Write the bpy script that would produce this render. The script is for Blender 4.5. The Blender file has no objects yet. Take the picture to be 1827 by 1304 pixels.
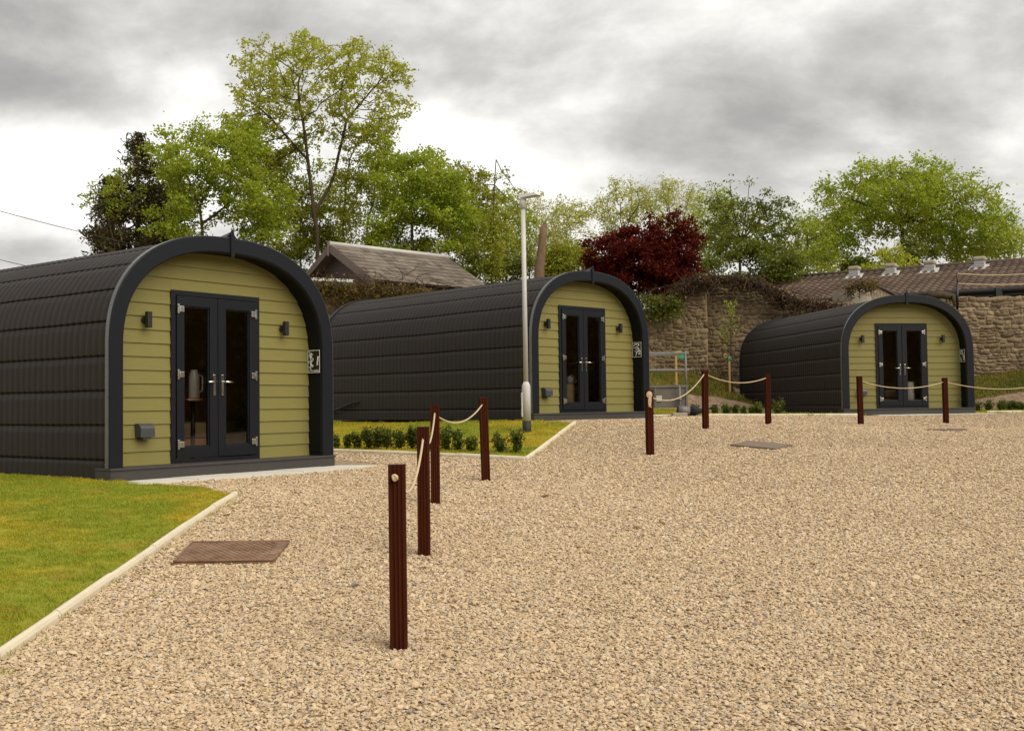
import bpy, bmesh, math, random
import numpy as np
from mathutils import Vector, Matrix, Euler

PI = math.pi
R = math.radians
rng = np.random.default_rng(7)
random.seed(7)
scene = bpy.context.scene
COL = scene.collection

# ------------------------------------------------------------------ camera model (same numbers as the real camera below)
F, PITCH, ROLL = 1914.18, 0.0365, 0.0123

def at(u, v, Y):
    """World point seen at photo position (u, v) at forward distance Y (camera stands at the origin, looks along +Y)."""
    du, dv = u - 913.5, v - 652.0
    c, s = math.cos(ROLL), math.sin(ROLL)
    a = du * c - dv * s
    b = du * s + dv * c
    x, y, z = a / F, 1.0, -b / F
    c, s = math.cos(PITCH), math.sin(PITCH)
    d = Vector((x, y * c - z * s, y * s + z * c))
    return d * (Y / d.y)

# ------------------------------------------------------------------ object helpers
def link(name, me, mat=None, parent=None):
    o = bpy.data.objects.new(name, me)
    COL.objects.link(o)
    if mat is not None:
        for m in (mat if isinstance(mat, (list, tuple)) else [mat]):
            me.materials.append(m)
    if parent is not None:
        o.parent = parent
    return o

def tag(o, label=None, cat=None, group=None, kind=None):
    if label: o['label'] = label
    if cat: o['category'] = cat
    if group: o['group'] = group
    if kind: o['kind'] = kind
    return o

def empty(name, loc=(0, 0, 0), rz=0.0):
    o = bpy.data.objects.new(name, None)
    COL.objects.link(o)
    o.empty_display_size = 0.2
    o.location = loc
    o.rotation_euler = (0, 0, rz)
    return o

def copy_tree(o, parent=None):
    c = o.copy()
    COL.objects.link(c)
    c.parent = parent
    for ch in [x for x in o.children]:
        copy_tree(ch, c)
    return c

def np_mesh(name, v, f, smooth=False, mi=None):
    """fast mesh from numpy arrays; f is an (n, k) array of same sized faces or a list of such arrays"""
    v = np.asarray(v, np.float32)
    fs = f if isinstance(f, list) else [f]
    fs = [np.asarray(x, np.int32) for x in fs if len(x)]
    me = bpy.data.meshes.new(name)
    me.vertices.add(len(v))
    me.vertices.foreach_set('co', v.ravel())
    nl = sum(x.size for x in fs)
    npoly = sum(len(x) for x in fs)
    me.loops.add(nl)
    me.polygons.add(npoly)
    me.loops.foreach_set('vertex_index', np.concatenate([x.ravel() for x in fs]))
    tot = np.concatenate([np.full(len(x), x.shape[1], np.int32) for x in fs])
    st = np.concatenate([[0], np.cumsum(tot)[:-1]]).astype(np.int32)
    me.polygons.foreach_set('loop_start', st)
    me.polygons.foreach_set('loop_total', tot)
    if smooth:
        me.polygons.foreach_set('use_smooth', np.ones(npoly, bool))
    if mi is not None:
        me.polygons.foreach_set('material_index', np.asarray(mi, np.int32))
    me.update(calc_edges=True)
    me.validate()
    return me

class MB:
    """collects shapes, builds ONE mesh object"""
    def __init__(s):
        s.v, s.f, s.m, s.sm = [], [], [], []
    def add(s, vs, fs, mi=0, smooth=False):
        b = len(s.v)
        s.v += [tuple(x) for x in vs]
        for f in fs:
            s.f.append([b + i for i in f]); s.m.append(mi); s.sm.append(smooth)
        return s
    def box(s, lo, hi, bev=0.0, mi=0, M=None):
        x0, y0, z0 = lo; x1, y1, z1 = hi
        if bev <= 0:
            vs = [(x0,y0,z0),(x1,y0,z0),(x1,y1,z0),(x0,y1,z0),(x0,y0,z1),(x1,y0,z1),(x1,y1,z1),(x0,y1,z1)]
            fs = [(0,3,2,1),(4,5,6,7),(0,1,5,4),(1,2,6,5),(2,3,7,6),(3,0,4,7)]
        else:
            bm = bmesh.new()
            bmesh.ops.create_cube(bm, size=1)
            for q in bm.verts:
                q.co = Vector(((x0+x1)/2+q.co.x*(x1-x0), (y0+y1)/2+q.co.y*(y1-y0), (z0+z1)/2+q.co.z*(z1-z0)))
            bmesh.ops.bevel(bm, geom=bm.edges[:], offset=bev, segments=2, affect='EDGES', profile=.6)
            bm.verts.index_update()
            vs = [q.co.copy() for q in bm.verts]; fs = [[q.index for q in f.verts] for f in bm.faces]
            bm.free()
        if M is not None: vs = [M @ Vector(q) for q in vs]
        return s.add(vs, fs, mi)
    def tube(s, pts, r, n=8, mi=0, caps=True, smooth=True):
        pts = [Vector(p) for p in pts]
        rs = r if isinstance(r, (list, tuple)) else [r]*len(pts)
        vs, fs = [], []
        ref = None
        for i, p in enumerate(pts):
            d = (pts[min(i+1, len(pts)-1)] - pts[max(i-1, 0)])
            d = d.normalized() if d.length > 1e-9 else Vector((0, 0, 1))
            if ref is None:
                ref = Vector((1, 0, 0)) if abs(d.x) < .8 else Vector((0, 1, 0))
            a = (ref - d*ref.dot(d)).normalized(); ref = a
            b = d.cross(a)
            for k in range(n):
                t = 2*PI*k/n
                vs.append(p + (a*math.cos(t) + b*math.sin(t))*rs[i])
        for i in range(len(pts)-1):
            for k in range(n):
                fs.append((i*n+k, i*n+(k+1) % n, (i+1)*n+(k+1) % n, (i+1)*n+k))
        s.add(vs, fs, mi, smooth)
        if caps:
            b = len(s.v) - len(vs)
            s.f.append([b+k for k in range(n)][::-1]); s.m.append(mi); s.sm.append(False)
            s.f.append([b+(len(pts)-1)*n+k for k in range(n)]); s.m.append(mi); s.sm.append(False)
        return s
    def build(s, name, mat, parent=None):
        me = bpy.data.meshes.new(name)
        me.from_pydata(s.v, [], s.f)
        me.polygons.foreach_set('material_index', s.m)
        me.polygons.foreach_set('use_smooth', s.sm)
        me.update()
        return link(name, me, mat, parent)

# ------------------------------------------------------------------ materials
class NT:
    def __init__(s, nt): s.nt = nt
    def n(s, typ, ins=None, **props):
        nd = s.nt.nodes.new(typ)
        for k, v in props.items(): setattr(nd, k, v)
        for k, v in (ins or {}).items():
            if isinstance(v, bpy.types.NodeSocket): s.nt.links.new(v, nd.inputs[k])
            else: nd.inputs[k].default_value = v
        return nd
    def link(s, a, b): s.nt.links.new(a, b)
    def ramp(s, fac, stops, interp='LINEAR'):
        nd = s.nt.nodes.new('ShaderNodeValToRGB')
        cr = nd.color_ramp; cr.interpolation = interp
        while len(cr.elements) < len(stops): cr.elements.new(.5)
        for e, (p, c) in zip(cr.elements, stops):
            e.position = p; e.color = (*c, 1) if len(c) == 3 else c
        s.link(fac, nd.inputs['Fac'])
        return nd.outputs['Color']
    def mix(s, fac, a, b, typ='MIX'):
        nd = s.nt.nodes.new('ShaderNodeMix'); nd.data_type = 'RGBA'; nd.blend_type = typ
        for i, v in ((0, fac), (6, a), (7, b)):
            if isinstance(v, bpy.types.NodeSocket): s.link(v, nd.inputs[i])
            else: nd.inputs[i].default_value = v if i == 0 else ((*v, 1) if len(v) == 3 else v)
        return nd.outputs[2]
    def math(s, op, a, b=0.0, c=0.0, clamp=False):
        nd = s.nt.nodes.new('ShaderNodeMath'); nd.operation = op; nd.use_clamp = clamp
        for i, v in enumerate((a, b, c)):
            if isinstance(v, bpy.types.NodeSocket): s.link(v, nd.inputs[i])
            else: nd.inputs[i].default_value = v
        return nd.outputs[0]
    def noise(s, vec, scale, detail=4, rough=.55, out='Fac', dist=0.0):
        nd = s.n('ShaderNodeTexNoise', {'Scale': scale, 'Detail': detail, 'Roughness': rough, 'Distortion': dist})
        if vec is not None: s.link(vec, nd.inputs['Vector'])
        return nd.outputs[out]
    def mapping(s, vec, scale=(1, 1, 1), loc=(0, 0, 0), rot=(0, 0, 0)):
        nd = s.n('ShaderNodeMapping', {'Scale': scale, 'Location': loc, 'Rotation': rot})
        s.link(vec, nd.inputs['Vector'])
        return nd.outputs[0]
    def bump(s, h, strength=.3, dist=.01, normal=None):
        nd = s.n('ShaderNodeBump', {'Strength': strength, 'Distance': dist, 'Height': h})
        if normal is not None: s.link(normal, nd.inputs['Normal'])
        return nd.outputs[0]

def new_mat(name):
    m = bpy.data.materials.new(name); m.use_nodes = True
    t = NT(m.node_tree)
    b = m.node_tree.nodes['Principled BSDF']
    return m, t, b

def setp(t, b, **kw):
    for k, v in kw.items():
        k = k.replace('_', ' ')
        if isinstance(v, bpy.types.NodeSocket): t.link(v, b.inputs[k])
        elif k == 'Base Color': b.inputs[k].default_value = (*v, 1)
        else: b.inputs[k].default_value = v

def simple(name, col, rough=.5, metal=0.0, spec=.5, var=.15, vs=6.0, bump=0.0, bs=60.0):
    m, t, b = new_mat(name)
    tc = t.n('ShaderNodeTexCoord').outputs['Object']
    nz = t.noise(tc, vs, 5)
    c = t.mix(nz, tuple(x*(1-var) for x in col), tuple(min(1, x*(1+var)) for x in col))
    setp(t, b, Base_Color=c, Roughness=rough, Metallic=metal)
    b.inputs['Specular IOR Level'].default_value = spec
    rr = t.math('ADD', t.math('MULTIPLY', t.noise(tc, vs*4, 3), .2), rough-.1)
    t.link(rr, b.inputs['Roughness'])
    if bump: t.link(t.bump(t.noise(tc, bs, 3), bump, .004), b.inputs['Normal'])
    return m

M = {}
M['anthracite'] = simple('anthracite_paint', (.0075, .0092, .0135), .42, spec=.25, var=.12, bump=.05)
M['soffit'] = simple('soffit_board', (.0045, .0048, .006), .6, spec=.2)
M['step'] = simple('grey_decking', (.036, .033, .031), .6, bump=.15, bs=120)
M['metal'] = simple('brushed_metal', (.62, .61, .58), .28, metal=1.0)
M['handle_metal'] = simple('polished_metal', (.75, .72, .68), .2, metal=1.0)
M['lamp_black'] = simple('black_fitting', (.012, .012, .012), .45)
M['vent_grey'] = simple('grey_plastic', (.05, .052, .058), .4)
M['upvc'] = simple('anthracite_upvc', (.0075, .0085, .0125), .42, spec=.28, var=.08)
M['galv'] = simple('galvanised_steel', (.50, .495, .47), .6, metal=.0, var=.12, vs=12)
M['lamp_head'] = simple('lamp_head_grey', (.55, .55, .54), .45)
M['pole_foot'] = simple('black_bitumen', (.012, .012, .012), .7)
M['slab'] = simple('paving_slab', (.58, .565, .51), .8, var=.14, vs=3, bump=.2, bs=80)
M['kerb'] = simple('kerb_concrete', (.60, .535, .41), .85, var=.16, vs=4, bump=.25, bs=90)
M['rope'] = simple('rope_fibre', (.55, .43, .27), .85, bump=.4, bs=150)
M['white'] = simple('white_enamel', (.72, .72, .68), .3)
M['sign_white'] = simple('sign_white', (.78, .78, .76), .5)
M['sign_black'] = simple('sign_black', (.006, .006, .007), .4)
M['gutter'] = simple('black_gutter', (.012, .012, .013), .4)
M['stake'] = simple('stake_wood', (.40, .26, .10), .75, var=.25, vs=20)
M['tie_green'] = simple('green_tie', (.03, .26, .11), .5)
M['tie_yellow'] = simple('yellow_tie', (.5, .38, .12), .5)
M['trailer'] = simple('trailer_sheet', (.15, .135, .115), .55, metal=.3, var=.25, vs=5)
M['trailer_tube'] = simple('trailer_tube', (.17, .16, .15), .6, metal=.2)
M['rubber'] = simple('black_rubber', (.012, .012, .012), .8)
M['block'] = simple('concrete_block', (.33, .29, .23), .9, var=.3, vs=3)
M['lead'] = simple('lead_flashing', (.47, .46, .43), .6, var=.2, vs=3)
M['cap'] = simple('vent_cap', (.34, .30, .22), .7, var=.25, vs=5)
M['louvre'] = simple('vent_louvre', (.42, .43, .43), .5, var=.2, vs=8)
M['interior'] = simple('interior_board', (.5, .24, .12), .7, var=.3)
M['floorboard'] = simple('interior_floor', (.36, .22, .12), .6, var=.3)
M['bedding'] = simple('bed_blanket', (.42, .30, .18), .9, var=.3, vs=5)
M['cable'] = simple('black_cable', (.02, .02, .02), .6)
M['plank'] = simple('old_plank', (.27, .21, .14), .85, var=.3, vs=10)
M['bark'] = None

def cladding_mat():
    m, t, b = new_mat('tile_cladding')
    tc = t.n('ShaderNodeTexCoord').outputs['Object']
    n1 = t.noise(tc, 1.3, 4); n2 = t.noise(tc, 240, 2)
    n3 = t.noise(t.mapping(tc, (7, 7, .6)), 1.5, 4)          # streaks down the tiles
    c = t.mix(n1, (.0095, .0068, .0058), (.0170, .0126, .0108))
    c = t.mix(t.math('MULTIPLY', n3, .45), c, (.026, .0195, .0165))
    c = t.mix(t.math('MULTIPLY', t.math('GREATER_THAN', n2, .62), .35), c, (.045, .040, .038))
    setp(t, b, Base_Color=c, Roughness=.62)
    b.inputs['Specular IOR Level'].default_value = .3
    t.link(t.bump(n2, .25, .003), b.inputs['Normal'])
    return m
M['cladding'] = cladding_mat()
M['sheen'] = simple('edge_sheen_metal', (.13, .13, .135), .3, metal=.5)  # paler grey puts the sky's glancing sheen into the fascia edge colour

def siding_mat():
    m, t, b = new_mat('olive_siding')
    tc = t.n('ShaderNodeTexCoord').outputs['Object']
    isl = t.n('ShaderNodeNewGeometry').outputs['Random Per Island']
    off = t.n('ShaderNodeCombineXYZ', {'X': t.math('MULTIPLY', isl, 37.0), 'Y': 0.0, 'Z': 0.0}).outputs[0]
    v = t.n('ShaderNodeVectorMath', {0: tc, 1: off}, operation='ADD').outputs[0]
    g = t.noise(t.mapping(v, (1.6, 1, 38)), 3.0, 5, .6, dist=.6)
    big = t.noise(tc, 1.2, 3)
    c = t.mix(g, (.162, .140, .040), (.220, .194, .060))
    c = t.mix(t.math('MULTIPLY', big, .35), c, (.205, .195, .065))
    c = t.mix(t.math('MULTIPLY', isl, .12), c, (.13, .115, .03))
    setp(t, b, Base_Color=c, Roughness=.62)
    b.inputs['Specular IOR Level'].default_value = .3
    t.link(t.bump(g, .55, .006), b.inputs['Normal'])
    return m
M['siding'] = siding_mat()

def glass_mat():
    m, t, b = new_mat('door_glass')
    nt = m.node_tree
    nt.nodes.remove(b)
    out = nt.nodes['Material Output']
    tr = t.n('ShaderNodeBsdfTransparent', {'Color': (.85, .83, .79, 1)})
    gl = t.n('ShaderNodeBsdfGlossy', {'Color': (.9, .9, .9, 1), 'Roughness': .015})
    tc = t.n('ShaderNodeTexCoord').outputs['Object']
    t.link(t.bump(t.noise(tc, 1.6, 1), .08, .02), gl.inputs['Normal'])
    fr = t.n('ShaderNodeFresnel', {'IOR': 1.5}).outputs[0]
    fac = t.math('MULTIPLY', fr, 2.0, clamp=True)
    mx = t.n('ShaderNodeMixShader', {0: fac})
    t.link(tr.outputs[0], mx.inputs[1]); t.link(gl.outputs[0], mx.inputs[2])
    t.link(mx.outputs[0], out.inputs['Surface'])
    return m
M['glass'] = glass_mat()

def post_mat():
    m, t, b = new_mat('red_brown_post')
    tc = t.n('ShaderNodeTexCoord').outputs['Object']
    g = t.noise(t.mapping(tc, (60, 60, 2)), 2.0, 5, .6)
    n = t.noise(tc, 5, 4)
    c = t.mix(g, (.026, .0052, .0018), (.080, .0175, .0055))
    c = t.mix(t.math('MULTIPLY', n, .4), c, (.04, .009, .003))
    setp(t, b, Base_Color=c, Roughness=.65)
    b.inputs['Specular IOR Level'].default_value = .08
    t.link(t.bump(g, .3, .003), b.inputs['Normal'])
    return m
M['post'] = post_mat()
M['post_top'] = simple('post_end_grain', (.17, .12, .10), .8, var=.3, vs=60)

def gravel_mat(stone=False):
    m, t, b = new_mat('gravel_stone' if stone else 'gravel_ground')
    tc = t.n('ShaderNodeTexCoord').outputs['Object']
    pos = t.n('ShaderNodeNewGeometry').outputs['Position']
    stops = [(0, (.275, .183, .10)), (.12, (.445, .32, .187)), (.3, (.56, .418, .257)), (.5, (.62, .475, .303)), (.66, (.70, .56, .38)),
             (.78, (.50, .40, .30)), (.87, (.42, .31, .235)), (.93, (.72, .63, .50)), (.975, (.31, .285, .27)), (1.0, (.18, .155, .145))]
    if stone:
        rnd = t.n('ShaderNodeObjectInfo').outputs['Random']
        c = t.ramp(rnd, stops)
        n = t.noise(tc, 2.2, 4)
        c = t.mix(t.math('MULTIPLY', n, .35), c, (.66, .52, .36))
        patch = t.ramp(t.noise(pos, .42, 5, .6), [(.35, (0, 0, 0)), (.65, (1, 1, 1))])
        c = t.mix(t.math('MULTIPLY', patch, .30), c, (.47, .35, .22))
        setp(t, b, Base_Color=c, Roughness=.85)
        t.link(t.bump(t.noise(tc, 6, 3), .4, .02), b.inputs['Normal'])
    else:
        vz = t.noise(pos, 26, 2, out='Color')
        pv = t.mix(.012, pos, vz, 'ADD')
        vo = t.n('ShaderNodeTexVoronoi', {'Scale': 42.0, 'Vector': pv}, feature='F1')
        vo2 = t.n('ShaderNodeTexVoronoi', {'Scale': 50.0, 'Vector': pv}, feature='F1')
        sep = t.n('ShaderNodeSeparateColor', {'Color': vo.outputs['Color']})
        c = t.ramp(sep.outputs[0], stops)
        dk = t.ramp(vo.outputs['Distance'], [(.0, (1, 1, 1)), (.42, (1, 1, 1)), (.7, (.38, .33, .28)), (1, (.2, .17, .14))])
        c = t.mix(1.0, c, dk, 'MULTIPLY')
        patch = t.noise(pos, .55, 3)
        c = t.mix(t.math('MULTIPLY', patch, .35), c, (.44, .32, .19))
        c = t.mix(.18, c, (.22, .15, .09))                 # fines, darkened in colour for the shade between the stones
        setp(t, b, Base_Color=c, Roughness=.9)
        h = t.math('SUBTRACT', t.math('MULTIPLY', sep.outputs[1], .5), t.math('ADD', vo.outputs['Distance'], t.math('MULTIPLY', vo2.outputs['Distance'], .4)))
        t.link(t.bump(h, .9, .02), b.inputs['Normal'])
    b.inputs['Specular IOR Level'].default_value = .25
    return m
M['gravel'] = gravel_mat(False)
M['stone'] = gravel_mat(True)

def turf_colour(t, pos):
    n1 = t.noise(pos, .55, 4, .6); n2 = t.noise(pos, 2.4, 4, .65); n3 = t.noise(pos, 9, 3)
    c = t.mix(t.ramp(n1, [(.44, (0, 0, 0)), (.56, (1, 1, 1))]), (.225, .30, .016), (.50, .385, .022))
    c = t.mix(t.ramp(n2, [(.54, (0, 0, 0)), (.66, (.75, .75, .75))]), c, (.40, .25, .035))
    c = t.mix(t.math('MULTIPLY', n3, .35), c, (.28, .30, .018))
    return c

def turf_mat(ground, rough=False):
    m, t, b = new_mat(('bank_' if rough else '')+('turf_soil' if ground else 'grass_blade'))
    pos = t.n('ShaderNodeNewGeometry').outputs['Position']
    c = turf_colour(t, pos)
    if rough:                                  # unmown, darker grass with brown patches
        c = t.mix(t.ramp(t.noise(pos, 1.1, 4), [(.4, (0, 0, 0)), (.6, (1, 1, 1))]), (.055, .085, .010), (.16, .13, .025))
    if ground:
        c = t.mix(.4, c, (.22, .16, .04))
        setp(t, b, Base_Color=c, Roughness=.95)
        t.link(t.bump(t.noise(pos, 60, 4), .6, .02), b.inputs['Normal'])
    else:
        rnd = t.n('ShaderNodeNewGeometry').outputs['Random Per Island']
        c = t.mix(t.math('MULTIPLY', rnd, .4), c, (.52, .46, .09))
        setp(t, b, Base_Color=c, Roughness=.6)
        nt = m.node_tree; out = nt.nodes['Material Output']
        tl = t.n('ShaderNodeBsdfTranslucent', {'Color': c})
        mx = t.n('ShaderNodeMixShader', {0: .35})
        t.link(b.outputs[0], mx.inputs[1]); t.link(tl.outputs[0], mx.inputs[2]); t.link(mx.outputs[0], out.inputs['Surface'])
    b.inputs['Specular IOR Level'].default_value = .15
    return m
M['turf'] = turf_mat(True)
M['blade'] = turf_mat(False)

def bank_mat():
    m, t, b = new_mat('bank_soil')
    pos = t.n('ShaderNodeNewGeometry').outputs['Position']
    n = t.noise(pos, 7, 6, .7)
    c = t.ramp(n, [(.3, (.09, .055, .03)), (.5, (.24, .16, .10)), (.7, (.40, .30, .20))])
    setp(t, b, Base_Color=c, Roughness=.95)
    t.link(t.bump(t.noise(pos, 14, 5, .7), 1.0, .06), b.inputs['Normal'])
    return m
M['bank'] = bank_mat()
M['bank_turf'] = turf_mat(True, True)
M['bank_blade'] = turf_mat(False, True)

def leaf_mat(name, c0, c1, c2, trans=.4, spec=.25):
    m, t, b = new_mat(name)
    rnd = t.n('ShaderNodeNewGeometry').outputs['Random Per Island']
    pos = t.n('ShaderNodeNewGeometry').outputs['Position']
    n = t.noise(pos, .9, 3)
    c = t.ramp(rnd, [(0, c0), (.5, c1), (1, c2)])
    c = t.mix(t.ramp(n, [(.35, (0, 0, 0)), (.65, (.55, .55, .55))]), c, c0)
    setp(t, b, Base_Color=c, Roughness=.55)
    b.inputs['Specular IOR Level'].default_value = spec
    nt = m.node_tree; out = nt.nodes['Material Output']
    tc = t.mix(.3, c, tuple(min(1, x*1.5) for x in c2))
    tl = t.n('ShaderNodeBsdfTranslucent', {'Color': tc})
    mx = t.n('ShaderNodeMixShader', {0: trans})
    t.link(b.outputs[0], mx.inputs[1]); t.link(tl.outputs[0], mx.inputs[2]); t.link(mx.outputs[0], out.inputs['Surface'])
    return m
M['leaf_spring'] = leaf_mat('leaf_spring', (.24, .285, .018), (.375, .41, .032), (.53, .52, .07), .5)
M['leaf_mid'] = leaf_mat('leaf_mid', (0.128, 0.158, 0.012), (0.255, 0.285, 0.022), (0.450, 0.435, 0.045), .42)
M['leaf_fresh'] = leaf_mat('leaf_fresh', (.165, .245, .014), (.305, .385, .03), (.48, .51, .06), .45)
M['leaf_pale'] = leaf_mat('leaf_pale', (0.266, 0.301, 0.042), (0.420, 0.441, 0.077), (0.588, 0.574, 0.140), .45)
M['leaf_dark'] = leaf_mat('leaf_dark', (0.063, 0.087, 0.010), (0.126, 0.161, 0.015), (0.266, 0.287, 0.031), .38)
M['leaf_red'] = leaf_mat('leaf_red', (.040, .0055, .003), (.10, .0115, .007), (.20, .028, .015), .32, .08)
M['needle'] = leaf_mat('needle', (.040, .036, .011), (.075, .066, .018), (.145, .115, .035), .15)
M['leaf_box'] = leaf_mat('leaf_box', (.035, .055, .006), (.085, .115, .010), (.20, .215, .022), .3)
M['creeper_leaf'] = leaf_mat('creeper_leaf', (.06, .065, .012), (.15, .11, .02), (.24, .13, .03), .3)
M['creeper_dead'] = leaf_mat('creeper_dead', (.035, .02, .010), (.075, .042, .02), (.14, .085, .035), .15)

def bark_mat(name='bark', a=(.035, .026, .016), b_=(.10, .08, .05)):
    m, t, b = new_mat(name)
    tc = t.n('ShaderNodeTexCoord').outputs['Object']
    n = t.noise(t.mapping(tc, (6, 6, 1.2)), 2.5, 5, .65)
    setp(t, b, Base_Color=t.mix(n, a, b_), Roughness=.9)
    t.link(t.bump(n, .7, .03), b.inputs['Normal'])
    b.inputs['Specular IOR Level'].default_value = .15
    return m
M['bark'] = bark_mat()
M['bark_pale'] = bark_mat('bark_pale', (.09, .056, .032), (.235, .158, .10))

def wall_stone_mat():
    m, t, b = new_mat('rubble_stone')
    g = t.n('ShaderNodeNewGeometry')
    rnd, pos = g.outputs['Random Per Island'], g.outputs['Position']
    c = t.ramp(rnd, [(0, (.075, .05, .028)), (.3, (.165, .112, .062)), (.6, (.24, .17, .10)), (.85, (.33, .25, .155)), (1, (.14, .10, .07))])
    n = t.noise(pos, 5, 6, .7)
    c = t.mix(t.ramp(n, [(.4, (0, 0, 0)), (.75, (.7, .7, .7))]), c, (.36, .29, .21))      # lime bloom
    n3 = t.noise(pos, 1.9, 6, .75)
    c = t.mix(t.ramp(n3, [(.36, (.75, .75, .75)), (.5, (0, 0, 0))]), c, (.11, .075, .045))
    n4 = t.noise(pos, 11, 4, .7)
    c = t.mix(t.ramp(n4, [(.54, (0, 0, 0)), (.70, (.8, .8, .8))]), c, (.40, .32, .225))
    n2 = t.noise(t.mapping(pos, (1, 1, .45)), .7, 4, .6)
    sx = t.n('ShaderNodeSeparateXYZ', {'Vector': pos})
    wet = t.math('SUBTRACT', 1.0, t.math('MULTIPLY', t.math('SUBTRACT', sx.outputs[0], 9.0), .3), clamp=True)
    k = t.math('MULTIPLY', t.ramp(n2, [(.36, (0, 0, 0)), (.62, (1, 1, 1))]), wet)
    c = t.mix(t.math('MULTIPLY', k, .62), c, (.085, .058, .020))                         # old moss and damp stain
    setp(t, b, Base_Color=c, Roughness=.92)
    t.link(t.bump(t.noise(pos, 22, 5, .7), .8, .03), b.inputs['Normal'])
    b.inputs['Specular IOR Level'].default_value = .2
    return m
M['rubble'] = wall_stone_mat()
M['mortar'] = simple('lime_mortar', (.20, .145, .083), .95, var=.5, vs=3, bump=.8, bs=30)

def tiles_mat(name, stops, k=1.0):
    m, t, b = new_mat(name)
    g = t.n('ShaderNodeNewGeometry')
    pos = g.outputs['Position']
    rnd = g.outputs['Random Per Island']
    c = t.ramp(rnd, stops)
    c = t.mix(t.ramp(t.noise(pos, 1.1, 5, .7), [(.45, (0, 0, 0)), (.75, (.6, .6, .6))]), c, tuple(min(1, x*1.6) for x in stops[-1][1]))
    setp(t, b, Base_Color=c, Roughness=.85)
    t.link(t.bump(t.noise(pos, 30, 4), .4, .02), b.inputs['Normal'])
    b.inputs['Specular IOR Level'].default_value = .25
    return m
M['pantile'] = tiles_mat('pantile', [(0, (.058, .039, .029)), (.5, (.090, .062, .046)), (1, (.13, .092, .068))])
M['slate'] = tiles_mat('slate', [(0, (.085, .070, .058)), (.5, (.125, .103, .085)), (1, (.18, .15, .122))])
M['shed_board'] = simple('shed_board', (.085, .062, .056), .8, var=.25, vs=8, bump=.3, bs=40)
M['verge'] = simple('verge_board', (.13, .10, .088), .8, var=.2, vs=5)

def rust_mat():
    m, t, b = new_mat('rusty_cover')
    tc = t.n('ShaderNodeTexCoord').outputs['Object']
    n = t.noise(tc, 5, 6, .7)
    c = t.ramp(n, [(.3, (.105, .062, .040)), (.5, (.22, .13, .078)), (.7, (.33, .21, .13))])
    setp(t, b, Base_Color=c, Roughness=.75, Metallic=.15)
    t.link(t.bump(t.noise(tc, 70, 3), .3, .003), b.inputs['Normal'])
    return m
M['rust'] = rust_mat()
M['cover_grey'] = simple('cover_grey', (.17, .125, .09), .8, var=.25, vs=5)

# ------------------------------------------------------------------ terrain (thin plate spline through surveyed points)
CP = np.array([[-0.629,5.854,-1.305],[-0.694,8.323,-1.15],[-0.79,10.876,-0.987],[-0.328,12.847,-0.9],[1.962,15.4,-0.747],[3.41,19.0,-0.469],[4.902,20.6,-0.438],[7.064,21.8,-0.486],[9.196,22.8,-0.507],[-4.473,11.905,-0.807],[-2.403,14.727,-0.807],[-10.158,16.074,-0.807],[-8.088,18.896,-0.807],[0.39,19.873,-0.32],[2.914,22.297,-0.32],[-4.493,24.958,-0.32],[-1.969,27.382,-0.32],[7.969,25.914,-0.356],[11.432,26.42,-0.356],[6.95,32.89,-0.156],[10.414,33.396,-0.206],[0.0,0.0,-1.67],[-8.0,0.0,-1.62],[8.0,0.0,-1.6],[0.0,-15.0,-2.4],[-30.0,-15.0,-2.2],[30.0,-15.0,-2.2],[10.0,10.0,-1.03],[14.0,18.0,-0.65],[30.0,20.0,-0.6],[30.0,8.0,-1.1],[-14.0,6.0,-1.2],[-25.0,12.0,-0.9],[5.0,25.5,-0.33],[14.0,27.0,-0.36],[20.0,27.0,-0.38],[14.5,28.6,-0.25],[15.5,30.5,0.1],[16.0,32.0,0.5],[16.5,34.3,0.85],[5.2,29.0,-0.2],[5.2,31.0,0.35],[5.5,34.3,1.0],[-3.0,29.0,-0.1],[-5.0,34.3,1.0],[25.0,34.3,0.85],[-15.0,25.0,-0.2],[-25.0,34.3,0.9],[6.2,32.2,0.34],[6.0,34.2,0.95],[6.3,30.3,0.0],[-60.0,60.0,1.8],[0.0,60.0,1.8],[60.0,60.0,1.8],[-90.0,90.0,2.0],[90.0,90.0,2.0],[0.0,90.0,2.0],[-80.0,20.0,0.0],[80.0,20.0,0.0],[-80.0,-30.0,-2.5],[80.0,-30.0,-2.5],[0.0,-60.0,-3.0]])
def _U(r2): return np.where(r2 > 0, r2*np.log(np.maximum(r2, 1e-12)), 0)
_xy = CP[:, :2]; _n = len(CP)
_P = np.c_[np.ones(_n), _xy]
_S = np.linalg.solve(np.block([[_U(((_xy[:, None]-_xy[None])**2).sum(-1))+.02*np.eye(_n), _P], [_P.T, np.zeros((3, 3))]]), np.r_[CP[:, 2], 0, 0, 0])
def gz(x, y):
    x = np.clip(np.asarray(x, float), -90, 90); y = np.clip(np.asarray(y, float), -60, 90)
    r2 = (x[..., None]-_xy[:, 0])**2 + (y[..., None]-_xy[:, 1])**2
    return _U(r2) @ _S[:-3] + _S[-3] + _S[-2]*x + _S[-1]*y
def g1(x, y): return float(gz(np.array([x]), np.array([y]))[0])

def in_poly(px, py, poly):
    px = np.asarray(px); py = np.asarray(py); r = np.zeros(px.shape, bool)
    n = len(poly)
    for i in range(n):
        x0, y0 = poly[i]; x1, y1 = poly[(i+1) % n]
        if y0 == y1: continue
        c = ((y0 > py) != (y1 > py)) & (px < (x1-x0)*(py-y0)/(y1-y0)+x0)
        r ^= c
    return r

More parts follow.
